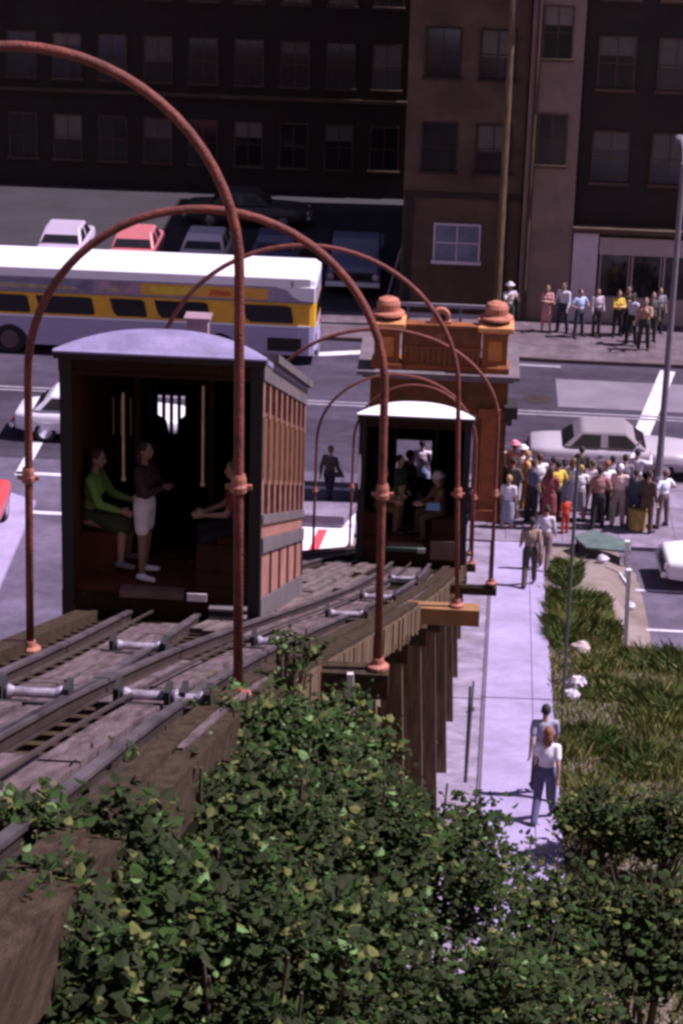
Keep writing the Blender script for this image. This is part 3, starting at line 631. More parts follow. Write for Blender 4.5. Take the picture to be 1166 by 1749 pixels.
# ------------------------------------------------------------------ the funicular cars
def railcar(label, x0, y0, z0, W, L, winlocal, roofm, big):
    t = thing('funicular_car',label,'railway car',(x0,y0,z0))
    UPZ = lambda z: z + 0.15*min(1,max(0,(z-1.8)/0.9))
    S = lambda x,y,z: (x,y,UPZ(z)-GR*y)
    S0 = lambda x,y,z: (x,y,UPZ(z))
    hw = W/2
    def part(name, m, fn, shear=True, parent=None, **k):
        b = MB(S if shear else S0); fn(b); return b.build(name,m,parent or t,**k)
    part('underframe',M['car_end'],lambda b:(b.box(-hw+0.05,hw-0.05,0.08,L-0.05,-0.02,0.22)))
    part('bogie',M['dark'],lambda b:(b.box(-0.6,0.6,0.3,1.4,-0.16,-0.02),b.box(-0.6,0.6,L-1.6,L-0.5,-0.16,-0.02)))
    # two long sides, each with panels, rails, posts and blinds
    for s in (1,-1):
        xo = s*hw
        def bx(b, d0, d1, y0_, y1_, za, zb_): 
            a, c = sorted((xo+s*d0, xo+s*d1)); b.box(a,c,y0_,y1_,za,zb_)
        sw = part('side_wall',M['car_panel'],lambda b:(bx(b,-0.06,0,0.10,L-0.06,0.34,0.88),bx(b,-0.06,0.0,0.10,L-0.06,1.06,1.22)))
        part('skirt',M['car_grey'],lambda b:bx(b,-0.06,0.03,0.02,L-0.02,0.0,0.335),parent=sw)
        part('belt_rail',M['car_grey'],lambda b:(bx(b,-0.06,0.035,0.10,L-0.06,0.885,1.055),bx(b,-0.06,0.03,0.10,L-0.06,1.225,1.335)),parent=sw)
        n = 8
        for k in range(0,6): part('panel_divider',M['car_trim'],lambda b:bx(b,0.002,0.02,0.1+(L-0.2)*k/5-0.04,0.1+(L-0.2)*k/5+0.04,0.34,0.88),parent=sw)
        part('window_posts',M['car_post'],lambda b:[bx(b,-0.05,0.012,0.12+(L-0.30)*k/n,0.12+(L-0.30)*k/n+0.20,1.34,2.74) for k in range(0,n+1)])
        part('blind',M['car_blind'],lambda b:[bx(b,-0.035,-0.012,0.12+(L-0.30)*k/n+0.2,0.12+(L-0.30)*(k+1)/n,1.74,2.40) for k in range(0,n)]+[bx(b,0.002,0.018,0.12+(L-0.30)*k/n+0.03,0.12+(L-0.30)*k/n+0.17,1.76,2.38) for k in range(0,n+1)])
        part('window_rail',M['car_blind'],lambda b:(bx(b,-0.03,-0.005,0.3,L-0.2,1.70,1.74),bx(b,-0.03,-0.005,0.3,L-0.2,2.40,2.44)))
        part('frieze',M['car_grey'],lambda b:(bx(b,-0.06,0.03,0.0,L,2.745,2.93)))
        part('eave',M['car_grey'],lambda b:(bx(b,-0.10,0.10,1.0,L+0.1,3.00,3.10),bx(b,-0.08,0.03,0.0,L,2.932,2.998)))
        part('sun_block_lining',M['car_in'],lambda b:(bx(b,-0.10,-0.065,0.1,L-0.1,0.3,2.74)))  # lining added behind the windows to block sun and darken the interior
        part('corner_post',M['car_trim'],lambda b:(bx(b,-0.12,0.015,-0.02,0.10,0.0,2.95)),shear=False)
    # end header, floor and platform
    part('end_header',M['car_end'],lambda b:(b.box(-hw+0.12,hw-0.12,0.0,0.06,2.72,3.0),b.box(-hw+0.12,hw-0.12,-0.02,0.0,2.72,2.76)),shear=False)
    part('front_apron',M['car_end'],lambda b:(b.box(-hw+0.02,hw-0.02,0.0,0.07,-0.02,0.30)),shear=False)
    part('platform_edge',mat('worn_step_board',(0.16,0.10,0.085),0.85,0.3,4,0.2),lambda b:b.box(-hw*0.42,hw*0.42-0.2,-0.05,0.12,0.30,0.38),shear=False)
    part('floor',M['car_in'],lambda b:[b.box(-hw+0.1,hw-0.1,0.10+k*1.15,0.10+(k+1)*1.15+0.03,0.25-GR*1.15*(k+0.95),0.36-GR*1.15*k) for k in range(int(L/1.15))],shear=False)
    for k in range(int(L/1.15)):
        for sg in (-1,1): part('bench',M['car_in'],lambda b:b.box(*sorted((sg*(hw-0.1),sg*(hw-0.52))),0.55+k*1.15,1.10+k*1.15,0.36-GR*1.15*k,0.82-GR*1.15*k),shear=False)
    part('bulkhead_post',M['car_end'],lambda b:[b.box(s*0.42-0.035,s*0.42+0.035,1.15,1.22,0.5,2.9) for s in (-1,1)])
    part('ceiling',M['car_in'],lambda b:b.box(-hw+0.08,hw-0.08,0.1,L-0.05,2.94,2.99))
    # side dashes at the platform
    part('platform_rail',M['car_end'],lambda b:(b.box(hw*0.36,hw-0.1,0.0,0.05,0.31,0.95),b.box(hw*0.36,hw-0.1,-0.015,0.0,0.42,0.45),b.box(hw*0.36,hw-0.1,-0.015,0.0,0.60,0.63)),shear=False)
    # far end wall with an opening
    wx0,wx1,wz0,wz1 = winlocal; ye = L-0.06
    def endwall(b):
        b.box(-hw,wx0,ye,ye+0.06,0.0,3.0); b.box(wx1,hw,ye,ye+0.06,0.0,3.0); b.box(wx0,wx1,ye,ye+0.06,0.0,wz0); b.box(wx0,wx1,ye,ye+0.06,wz1,3.0)
    ew = part('end_wall',M['car_end'],endwall)
    if big:
        part('window_bars',M['car_trim'],lambda b:[b.box(wx0+(wx1-wx0)*k/4-0.025,wx0+(wx1-wx0)*k/4+0.025,ye+0.01,ye+0.05,wz0,wz1) for k in range(0,5)],parent=ew)
        part('shield',M['car_trim'],lambda b:(b.prism([(wx0,wz0),(wx0,wz0+0.25),(wx0+0.15,wz0+0.17),(wx0+0.19,wz0)],'y',ye-0.02,ye-0.002),b.prism([(wx1,wz0),(wx1,wz0+0.25),(wx1-0.11,wz0+0.17),(wx1-0.14,wz0)],'y',ye-0.02,ye-0.002)),parent=ew)
    else:
        part('window_frame',M['car_trim'],lambda b:(b.box(wx0-0.05,wx0,ye-0.03,ye-0.001,wz0,wz1+0.05),b.box(wx1,wx1+0.05,ye-0.03,ye-0.001,wz0,wz1+0.05),b.box(wx0,wx1,ye-0.03,ye-0.001,wz1,wz1+0.05)),parent=ew)
    # roofs: a level hood over the platform, then the sloping barrel roof
    def arch(b, ya, yb, zc, ov, rise, th):
        n = 14; top = [(-(hw+ov)+2*(hw+ov)*k/n, zc+rise*(1-(2*k/n-1)**2)) for k in range(n+1)]
        vs = []
        for y_ in (ya,yb):
            vs += [(x,y_,z) for x,z in top]+[(x,y_,z-th) for x,z in reversed(top)]
        m = 2*(n+1); fs = [tuple(range(m-1,-1,-1)),tuple(range(m,2*m))]+[(i,(i+1)%m,m+(i+1)%m,m+i) for i in range(m)]
        b.add(vs,fs)
    def hood(b):
        n = 16; prof = []
        T_ = [0,0.06,0.18,0.4,0.7,1.0]; rows = T_
        vs = []
        for tt_ in T_:
            for k in range(n+1):
                u = 2*k/n-1; f_ = 1-abs(u)**2.4
                vs.append((u*(hw+0.06), -0.16+(0.05+0.48*tt_)*f_*min(1,tt_*50)+0.06*tt_, 3.02+(0.115*math.sin(min(1,tt_*1.6)*math.pi/2))*f_+0.004*tt_))
        w = n+1; fs = [(j*w+i,j*w+i+1,(j+1)*w+i+1,(j+1)*w+i) for j in range(len(rows)-1) for i in range(n)]
        o = len(vs); vs += [(x,y_,2.999) for x,y_,z in vs[-w:]]+[(-(hw+0.06),-0.16,2.999),(hw+0.06,-0.16,2.999)]
        q0 = (len(rows)-1)*w
        fs += [(q0+i,q0+i+1,o+i+1,o+i) for i in range(n)]+[tuple([o+w]+list(range(0,w))+[o+w+1]), tuple([o+w+1,o+w]+list(range(o,o+w)))]
        fs += [tuple([o+w]+[j*w for j in range(len(rows))]+[o]), tuple([o+w+1]+[j*w+n for j in range(len(rows))]+[o+n])]
        b.add(vs,fs)
    part('platform_hood',roofm,hood,shear=False,smooth=False)
    part('roof_seams',mat('roof_seam',(0.20,0.165,0.26),0.9,0.2,4.0),lambda b:[b.box(u*(hw+0.02)-0.008,u*(hw+0.02)+0.008,0.30,L+0.1,2.99+0.15*(1-u*u)-0.004,2.99+0.15*(1-u*u)+0.008) for u in (-0.6,-0.2,0.2,0.6)])
    part('hood_edge',M['car_trim'],lambda b:b.box(-hw-0.05,hw+0.05,-0.15,0.0,2.93,2.998),shear=False)
    part('roof',roofm,lambda b:arch(b,0.25,L+0.15,2.99,0.04,0.15,0.06))
    if big:
        part('roof_vent',paint((0.30,0.19,0.23)),lambda b:(b.box(0.20,0.43,0.62,0.80,2.95,3.20),b.box(0.17,0.46,0.58,0.84,3.20,3.23)),shear=False)
        for px,za,zb_ in ((-0.45,1.62,2.6),(0.43,1.6,2.72)):
            b = MB(); b.tube([(px,0.25,za),(px,0.25,zb_)],0.016,8); b.lathe([(0.02,0),(0.035,0.02),(0.02,0.05)],(px,0.25,za-0.05),8); b.build('hanging_pole',M['brass'],t)
        for px in (-0.72,-0.63,-0.52):
            b = MB(); b.tube([(px,1.3,1.75),(px,1.3,2.2)],0.012,6); b.build('window_bar',M['brass'],t)
        part('notice',paint((0.7,0.62,0.66)),lambda b:b.box(0.30,0.52,-0.07,-0.052,0.30,0.39),shear=False)
        part('step',M['car_grey'],lambda b:(b.box(0.55,hw-0.12,-0.14,-0.02,0.22,0.25),b.box(0.55,hw-0.12,-0.14,-0.02,0.12,0.15)),shear=False)
    else:
        part('rear_platform',M['car_in'],lambda b:b.box(-hw+0.05,hw-0.05,L-0.05,L+0.9,0.30-GR*L*0.0-2.42,0.37-2.42),shear=False)
        part('lamp',M['bus_w'],lambda b:b.sphere((-hw+0.02,-0.10,1.9),(0.03,0.03,0.35)),shear=False)  # slim white upright for the pale post at the left front corner
        part('green_step',paint((0.05,0.085,0.06)),lambda b:(b.box(-0.5,0.3,-0.12,-0.052,0.27,0.35)),shear=False)
        part('notice',paint((0.5,0.45,0.45)),lambda b:b.box(0.14,0.3,-0.14,-0.122,0.26,0.36),shear=False)
        part('fender_panel',paint((0.17,0.10,0.075)),lambda b:b.box(hw*0.36,hw-0.15,-0.05,-0.016,0.1,0.5),shear=False)
    return t
BX, BY, BZ = -3.17, 24.0, 12.0
SX, SY, SZ = -0.755, 44.2, 4.76
railcar('larger upper funicular car with lilac roof and salmon slatted side',BX,BY,BZ,2.18,7.0,(-0.99,-0.56,2.30,2.80),M['roof'],True)
railcar('smaller lower funicular car with bright white roof before the station',SX,SY,SZ,2.2,7.0,(-0.55,0.27,1.85,2.64),M['roof_w'],False)

# ------------------------------------------------------------------ the station arch
t = thing('station_arch','orange brown station archway with two urn topped pillars at the foot of the tracks','station',(0,59.0,0))
cx = -0.47
b = MB(); 
b.box(-2.25,-1.75,0,2.6,0.05,4.05); b.box(0.55,1.38,0,2.6,0.05,4.05)
arc = [(-1.75,0.05+2.5)]+[(-0.6-1.15*math.cos(math.pi*k/16),2.6+0.75*math.sin(math.pi*k/16)) for k in range(17)]+[(0.55,2.55)]
b.prism([(-1.748,4.05)]+[(max(-1.748,min(0.548,x)),z) for x,z in arc]+[(0.548,4.05)],'y',0.002,2.598); b.build('wall',M['station_dk'],t)
b = MB(); b.box(0.72,1.22,-0.05,0.0,0.05,3.3); b.box(0.62,1.32,-0.08,0.0,0.05,0.45); b.box(0.62,1.32,-0.08,0.0,3.02,3.3); b.build('pilaster',M['station'],t,bevel=0.02)
b = MB(); b.box(-2.12,-1.84,-0.05,0.0,0.05,3.3); b.build('pilaster',M['station'],t,bevel=0.02)
b = MB(); b.box(-2.45,1.52,-0.18,2.8,4.06,4.16); b.box(-2.60,1.66,-0.32,2.95,4.162,4.27); b.build('cornice',M['cornice'],t)
b = MB(); b.box(1.3,1.66,-0.25,0.6,3.1,3.42); b.box(1.385,1.52,-0.2,0.5,2.9,3.098); b.build('bracket',M['dark'],t)
b = MB(); b.box(-1.46,0.62,0.05,0.30,4.28,5.45); b.build('attic_panel',mat('red_brown_stucco',(0.21,0.075,0.025),0.9,0.3,2.2,0.3,col2=(0.11,0.042,0.017)),t)
b = MB(); b.box(-1.5,0.66,-0.02,0.05,4.28,4.42); b.box(-1.48,0.64,0.0,0.05,4.86,4.92); b.box(-1.5,0.66,-0.03,0.36,5.452,5.53)
b.build('moulding',M['station'],t,bevel=0.015)
b = MB()
for k in range(14): b.lathe([(0.03,4.43),(0.04,4.52),(0.03,4.62),(0.036,4.75),(0.03,4.855)],(-1.36+k*0.147,0.045,0),8)
b.build('balusters',mat('rust_brown_stucco',(0.24,0.095,0.03),0.9,0.3,2.5),t)
b = MB()
for k,(dx,h) in enumerate(((0,0.16),(0.07,0.18),(0.12,0.2),(0.2,0.2),(0.25,0.06),(0.25,0.0))):
    b.box(-0.58+dx,-0.545+dx,0.02,0.05,5.1,5.1+max(h,0.05))
b.build('relief_mark',M['station_lt'],t)
b = MB(); 
cr = [(0.24*math.cos(a*math.pi/10),0.22*math.sin(a*math.pi/10)) for a in range(0,21)]
b.prism([(-0.47+x,5.72+z) for x,z in cr[:-1]],'y',0.10,0.3); b.box(-0.75,-0.19,0.08,0.32,5.532,5.60); b.build('crest',M['station_lt'],t,bevel=0.02)
b = MB(); b.lathe([(0.11,0.07),(0.11,0.118)],(-0.44,0,5.70),14,'y'); b.build('crest_boss',M['dark'],t)
for px in (-1.85,0.98):
    b = MB(); b.lathe([(0.40,4.28),(0.40,4.42),(0.33,4.5),(0.33,5.30),(0.37,5.36)],(px,0.32,0),4,square=True); p_ = b.build('pillar',M['station'],t,bevel=0.015)
    b = MB(); b.lathe([(0.36,5.362),(0.47,5.42),(0.47,5.54),(0.36,5.57)],(px,0.32,0),4,square=True); b.build('pillar_cap',mat('orange_cap',(0.62,0.27,0.10),0.85,0.2,4),p_,bevel=0.02)
    b = MB(); b.m = 0; b.lathe([(0.40,5.66),(0.45,5.69),(0.44,5.74),(0.36,5.78),(0.30,5.80),(0.31,5.98),(0.26,6.08),(0.12,6.14)],(px,0.32,0),18); b.build('urn',M['station_lt'],p_); b = MB(); b.lathe([(0.30,5.572),(0.27,5.61),(0.31,5.659)],(px,0.32,0),16); b.build('urn_neck',M['dark'],p_)
    b = MB(); b.box(px-0.18,px+0.18,-0.04,-0.012,4.62,5.15); b.build('inset_panel',mat('deep_orange',(0.50,0.19,0.05),0.85,0.2,4),p_)
# kiosk left of the station
t = thing('kiosk','low grey flat topped kiosk with red striped white front left of the station','kiosk',(0,0,0))
b = MB(); b.prism([(-4.0,57.5),(-2.75,57.5),(-2.42,58.7),(-4.0,58.5)],'z',0.38,0.62); b.build('roof_slab',M['walk'],t,bevel=0.02)
b = MB(); b.prism([(56.35,0.007),(57.55,0.30),(57.6,0.378),(58.45,0.378),(58.45,0.007)],'x',-3.95,-2.5); b.build('body',paint((0.80,0.74,0.86)),t)
b = MB(); b.prism([(-3.62,56.42),(-3.36,56.42),(-3.18,57.4),(-3.42,57.4)],'z',0.0,0.005); b.v = [(x,y,z+0.010+(y-56.35)*0.2442) for x,y,z in b.v]; b.build('red_stripe',paint((0.60,0.07,0.09)),t)
# lamp posts and poles on the right
t = thing('street_lamp','tall grey street lamp post standing at the near kerb by the crowd','street lamp',(5.80,62.4,0.12))
b = MB(); b.lathe([(0.17,0),(0.17,0.25),(0.11,0.35),(0.10,1.2),(0.095,1.25),(0.07,9.2)],(0,0,0),14); b.build('shaft',M['polegrey'],t)
b = MB(); b.tube([(0,0,9.1),(0,0.4,9.5),(0,1.4,9.6)],0.04); b.build('arm',M['polegrey'],t); b = MB(); b.sphere((0,1.55,9.55),(0.16,0.34,0.1)); b.build('lamp_head',M['polegrey'],t)
t = thing('sign_pole','thin dark pole rising from the weeds along the path edge','pole',(2.41,42.3,terrain(2.41,42.3)))
b = MB(); b.tube([(0,0,-0.3),(-0.02,0,5.2)],0.032,8); b.build('shaft',paint((0.075,0.085,0.095),0.6),t); b = MB(); b.lathe([(0.05,0),(0.05,0.05),(0.03,0.08)],(-0.02,0,5.2),8); b.build('cap',M['dark'],t)
b = MB(); p0, p1 = on_z(808,1165,z_path(42.8)+0.10), on_z(795,1335,z_path(36.8)+0.10)
b.tube([p0,p1],0.022,8); pm_ = p0.lerp(p1,0.3); b.sphere(pm_,0.06); tag(b.build('iron_pipe',M['dark']),'thin black iron pipe lying along the dirt beside the path','pipe')
# fence of white posts by the lot
for i,(px,py,h,l) in enumerate(((1067,1112,1.9,'leaning white fence post beside the lot, nearest the grass'),(1070,985,0.95,'short white post at the corner of the green board'))):
    p = on_z(px,py,terrain(4.05,46.9) if i == 0 else 0.0); t = thing('fence_post',l,'post',p,0,'white posts at the lot edge')
    b = MB(); b.bar((0,0,-0.2),(-0.06,0,h),0.09,0.09); b.build('post',paint((0.70,0.66,0.75)),t); b = MB(); b.box(-0.12,0.0,-0.06,0.06,h,h+0.03); b.build('cap',paint((0.70,0.66,0.75)),t)
    if i == 0:
        b = MB(); b.bar((-0.05,0,h*0.8),(0.0,3.2,h*0.8-1.0),0.04,0.10); b.build('rail',paint((0.70,0.66,0.75)),t)
t = thing('board_stand','dark green board on low legs lying between the crowd and the lot','board',(0,0,0))
g = [on_z(978,915,0.45),on_z(1010,905,0.45),on_z(1078,925,0.45),on_z(1076,942,0.45),on_z(1000,935,0.45)]
b = MB(); b.prism([(v.x,v.y) for v in reversed(g)],'z',0.40,0.46); b.build('board',paint((0.10,0.14,0.13),0.7,0.3,3),t,bevel=0.01)
for v in (g[0],g[2],g[3],g[4]):
    c = sum(g,Vector())/5; e = v.lerp(c,0.15); b = MB(); b.box(e.x-0.03,e.x+0.03,e.y-0.03,e.y+0.03,0.0,0.40); b.build('leg',M['dark'],t)
b = MB(); p = on_z(1086,905,0.12); b.lathe([(0.20,0),(0.24,0.05),(0.25,0.55),(0.27,0.58),(0.27,0.62),(0.2,0.64)],(p.x,p.y,0.12),14); tag(b.build('litter_bin',paint((0.34,0.23,0.06),0.7,0.3,5)),'ochre litter bin standing before the man in the teal jacket','bin')
def rock(px, py, r, label, seed, m=None):
    p = on_z(px,py,0); 
    d = ray(px,py); tt = (57.3*0.176+0.1-CAM_Z)/(d.z+0.176*d.y); p = Vector((d.x*tt,d.y*tt,CAM_Z+d.z*tt))
    b = MB(); b.sphere((0,0,0),r,10,7); rr = random.Random(seed); b.v = [tuple(c*(1+rr.uniform(-0.22,0.22)) for c in v) for v in b.v]
    o = b.build('rubble_block',m or M['rubble']); o.location = p; return tag(o,label,'rubble','pale rubble in the grass')
rock(985,1172,(0.26,0.2,0.22),'white broken concrete lump in the grass beside the path',1); rock(975,1188,(0.16,0.15,0.15),'smaller white chunk just below the big broken lump',4)
rock(990,1108,(0.22,0.2,0.16),'pinkish rubble lump higher up among the weeds',2,paint((0.46,0.36,0.36),0.9,0.3,6,0.4)); rock(1028,955,(0.16,0.14,0.12),'white stone in the weeds below the green board',3)
rock(1075,1035,(0.12,0.12,0.10),'small pale stone at the foot of the white fence post',6)

# ------------------------------------------------------------------ people
def cap(b, p, q, r0, r1, n=10):
    p, q = Vector(p), Vector(q); d = (q-p).normalized(); pts = []; rs = []
    for t in (-1.0,-0.8,-0.45): pts.append(p+d*r0*t); rs.append(max(0.002, r0*math.sqrt(max(0,1-t*t))))
    pts.append(p); rs.append(r0); pts.append(p.lerp(q,0.5)); rs.append((r0+r1)/2); pts.append(q); rs.append(r1)
    for t in (0.45,0.8,1.0): pts.append(q+d*r1*t); rs.append(max(0.002, r1*math.sqrt(max(0,1-t*t))))
    b.tube(pts, rs, n)
POSES = {
 'stand': dict(L=(3,4,3),R=(-3,4,3),AL=(4,7,14,0),AR=(2,8,18,0)),
 'easy':  dict(L=(8,10,6),R=(-4,2,5),AL=(-8,28,75,30),AR=(4,8,22,0)),
 'snap':  dict(L=(4,4,5),R=(-5,3,5),AL=(38,10,105,25),AR=(42,10,100,25)),
 'fold':  dict(L=(3,3,4),R=(-2,5,4),AL=(22,10,88,55),AR=(26,10,88,55)),
 'hips':  dict(L=(2,2,9),R=(-2,2,9),AL=(-12,42,88,42),AR=(-12,42,88,42)),
 'walk':  dict(L=(24,10,2),R=(-16,20,2),AL=(-20,8,18,0),AR=(24,8,28,0),lean=4),
 'stroll':dict(L=(-13,14,2),R=(17,6,2),AL=(16,9,24,0),AR=(-15,9,16,0),lean=3),
 'reach': dict(L=(4,4,5),R=(-5,3,5),AL=(70,20,70,25),AR=(105,14,60,25)),
 'sit':   dict(L=(84,86,6),R=(80,84,6),AL=(30,8,50,15),AR=(34,8,56,20),lean=6),
 'perch': dict(L=(38,40,3),R=(22,34,3),AL=(20,8,60,20),AR=(24,8,60,20)),
}
def skeleton(pose, fem):
    P = POSES[pose]; rd = math.radians
    J = {}; hipz = 0.90; hw = 0.092 if fem else 0.088
    low = 9
    for s, k in ((-1,'L'),(1,'R')):
        a, kn, ab = P[k]
        hip = Vector((s*hw,0,hipz)); d1 = Vector((s*math.sin(rd(ab)),-math.sin(rd(a)),-math.cos(rd(a)))).normalized()
        knee = hip+d1*0.425; a2 = a-kn; d2 = Vector((s*math.sin(rd(ab))*0.6,-math.sin(rd(a2)),-math.cos(rd(a2)))).normalized()
        ank = knee+d2*0.40; toe = ank+Vector((s*0.035,-0.15,-0.045 if a2 > -14 else -0.075))
        J['hip'+k], J['knee'+k], J['ank'+k], J['toe'+k] = hip, knee, ank, toe
        low = min(low, ank.z-0.075)
    lean = Matrix.Rotation(rd(P.get('lean',0)),4,'X')
    def T(v): v = Vector(v); return lean @ (v-Vector((0,0,hipz))) + Vector((0,0,hipz))
    J['T'] = T; sw = 0.158 if fem else 0.178
    for s, k in ((-1,'AL'),(1,'AR')):
        a, ab, e, inw = P[k]
        sh = Vector((s*sw,0.005,1.385)); d1 = Vector((s*math.sin(rd(ab)),-math.sin(rd(a))*math.cos(rd(ab)),-math.cos(rd(a))*math.cos(rd(ab)))).normalized()
        el = sh+d1*0.285; a2 = a+e
        d2 = Vector((s*math.sin(rd(ab))*0.4-s*math.sin(rd(inw)),-math.sin(rd(a2))*math.cos(rd(inw)),-math.cos(rd(a2))*math.cos(rd(inw)))).normalized()
        wr = el+d2*0.245
        side = Vector((0,-1,0)) if abs(d2.y) < 0.7 else Vector((0,0,1))
        side = (side-d2*side.dot(d2)).normalized()
        J['sh'+k], J['el'+k], J['wr'+k], J['hd'+k], J['sd'+k] = T(sh), T(el), T(wr), lean.to_3x3()@d2, lean.to_3x3()@side
    J['low'] = low
    return J
_tmp = []
def remesh(b, vox, name, mats, sm=4):
    o = b.build(name, mats); m = o.modifiers.new('r','REMESH'); m.mode = 'VOXEL'; m.voxel_size = vox; m.use_smooth_shade = True
    m = o.modifiers.new('s','SMOOTH'); m.iterations = sm; m.factor = 0.5
    _tmp.append(o); return o
def bake():
    dg = bpy.context.evaluated_depsgraph_get(); dg.update(); out = []
    for o in _tmp:
        me = bpy.data.meshes.new_from_object(o.evaluated_get(dg)); me.name = o.name; out.append(me)
    for o in _tmp: bpy.data.objects.remove(o)
    _tmp.clear(); return out
def build_proto(pose, top, bottom, hair, fem):
    J = skeleton(pose, fem); T = J['T']; low = J['low']
    def shell(b, z_list, inf):
        for c, r in z_list: b.v_start = len(b.v); o = len(b.v); b.sphere((0,0,0), tuple(x+inf for x in r), 14, 10); c = T(c); b.v[o:] = [(v[0]+c.x,v[1]+c.y,v[2]+c.z) for v in b.v[o:]]
    trunk = [((0,0.0,0.93),(0.162 if fem else 0.150,0.108,0.115)),((0,0.0,1.06),(0.125 if fem else 0.14,0.092,0.14)),((0,0.0,1.24),(0.145 if fem else 0.165,0.105,0.17)),((0,0.0,1.345),(0.150 if fem else 0.172,0.085,0.075))]
    if fem: trunk += [((sx*0.07,-0.075,1.255),(0.06,0.055,0.06)) for sx in (-1,1)]
    b = MB(); shell(b, trunk, 0.0)
    cap(b, T((0,0.012,1.40)), T((0,-0.004,1.53)), 0.055, 0.048)
    shell(b, [((0,-0.012,1.615),(0.074,0.092,0.112)),((0,-0.05,1.555),(0.052,0.052,0.05)),((0,-0.107,1.598),(0.014,0.018,0.022)),((-0.078,0.0,1.605),(0.012,0.022,0.03)),((0.078,0.0,1.605),(0.012,0.022,0.03))], 0)
    for k in 'LR':
        cap(b,J['hip'+k],J['knee'+k],0.088,0.056); cap(b,J['knee'+k],J['knee'+k].lerp(J['ank'+k],0.35),0.054,0.056); cap(b,J['knee'+k].lerp(J['ank'+k],0.35),J['ank'+k],0.055,0.036)
        cap(b,J['ank'+k]+Vector((0,0.03,-0.035)),J['toe'+k],0.036,0.028)
    for k in ('AL','AR'):
        cap(b,J['sh'+k],J['el'+k],0.052,0.040); cap(b,J['el'+k],J['wr'+k],0.040,0.026)
        d, sd = J['hd'+k], J['sd'+k]; nr = d.cross(sd); w = J['wr'+k]
        cap(b,w,w+d*0.075,0.026,0.026); cap(b,w+d*0.03+sd*0.018,w+d*0.082+sd*0.026,0.017,0.016); cap(b,w+d*0.03-sd*0.018,w+d*0.078-sd*0.026,0.017,0.016)
        s = -1 if k == 'AL' else 1
        for i,(u,L) in enumerate(((0.034,0.072),(0.0115,0.08),(-0.0115,0.074),(-0.034,0.056))):
            p0 = w+d*0.085+sd*u; p1 = p0+(d+nr*0.25*-s).normalized()*L*0.5; p2 = p1+(d*0.8+nr*0.6*-s).normalized()*L*0.5
            cap(b,p0,p1,0.0092,0.0088,6); cap(b,p1,p2,0.0088,0.0078,6)
        p0 = w+d*0.035+sd*0.03; p1 = p0+(d*0.7+sd*0.7).normalized()*0.04; cap(b,p0,p1,0.0125,0.0105,6); cap(b,p1,p1+(d*0.95+sd*0.2-nr*0.25*s).normalized()*0.032,0.0105,0.009,6)
    res = {'body': remesh(b, 0.0095, 'person', [M['skin'],M['eye'],M['lip']], 3)}
    # clothing
    b = MB(); inf = 0.016
    if top:
        shell(b,[t for t in trunk[:]],inf); cap(b,J['shAL'],J['shAR'],0.066,0.066)
        for k in ('AL','AR'):
            if top == 'long': cap(b,J['sh'+k],J['el'+k],0.066,0.055); cap(b,J['el'+k],J['wr'+k]-J['hd'+k]*0.02,0.055,0.040)
            elif top == 'tee': cap(b,J['sh'+k],J['sh'+k].lerp(J['el'+k],0.62),0.067,0.062)
        if bottom == 'dress':
            kn = (J['kneeL']+J['kneeR'])/2; cap(b,T((-0.05,0,0.92)),Vector((-0.07,kn.y,kn.z+0.02)),0.13,0.135); cap(b,T((0.05,0,0.92)),Vector((0.07,kn.y,kn.z+0.02)),0.13,0.135)
        res['shirt'] = remesh(b,0.014,'shirt',M['skin'],5)
    b = MB()
    if bottom in ('trousers','shorts'):
        shell(b,[trunk[0],((0,0,1.0),(0.135,0.098,0.09))],0.022)
        for k in 'LR':
            if bottom == 'shorts': cap(b,J['hip'+k],J['hip'+k].lerp(J['knee'+k],0.62),0.104,0.088)
            else: cap(b,J['hip'+k],J['knee'+k],0.103,0.076); cap(b,J['knee'+k],J['ank'+k]+Vector((0,0,0.0)),0.075,0.064)
        res['trousers' if bottom == 'trousers' else 'shorts'] = remesh(b,0.014,bottom,M['skin'],5)
    elif bottom == 'skirt':
        kn = (J['kneeL']+J['kneeR'])/2; shell(b,[trunk[0],((0,0,1.0),(0.125,0.095,0.08))],0.024)
        for sx in (-1,1): cap(b,T((sx*0.05,0,0.93)),Vector((sx*0.075,kn.y,kn.z+0.03)),0.128,0.135)
        res['skirt'] = remesh(b,0.014,'skirt',M['skin'],5)
    b = MB(); shell(b,[((0,0.012,1.638),(0.084,0.096,0.104))],0)
    if hair == 'long': shell(b,[((0,0.062,1.52),(0.085,0.05,0.14))],0)
    if hair == 'bun': shell(b,[((0,0.03,1.70),(0.07,0.07,0.06)),((0,0.09,1.62),(0.06,0.04,0.06))],0)
    res['hair'] = remesh(b,0.011,'hair',M['skin'],2)
    if hair == 'cap':
        b = MB(); b.tf = lambda x,y,z: T((x,y,z)); b.lathe([(0.088,1.655),(0.155,1.660),(0.155,1.672),(0.092,1.680),(0.088,1.735),(0.06,1.755),(0.01,1.76)],(0,0.0,0),18); res['hat'] = b.build('hat',M['skin']); _tmp.append(res['hat'])
    for k in 'LR':
        b = MB(); cap(b,J['ank'+k]+Vector((0,0.035,-0.042)),J['toe'+k]+Vector((0,-0.01,0)),0.043,0.036); cap(b,J['ank'+k]+Vector((0,0.01,-0.02)),J['ank'+k]+Vector((0,0,-0.005)),0.042,0.04)
        res['shoe'+k] = remesh(b,0.014,'shoe',M['skin'],3)
    keys = list(res); mes = bake(); out = dict(zip(keys, mes))
    me = out['body']; eyes = [T((-0.030,-0.093,1.625)),T((0.030,-0.093,1.625))]; mouth = T((0,-0.098,1.563))
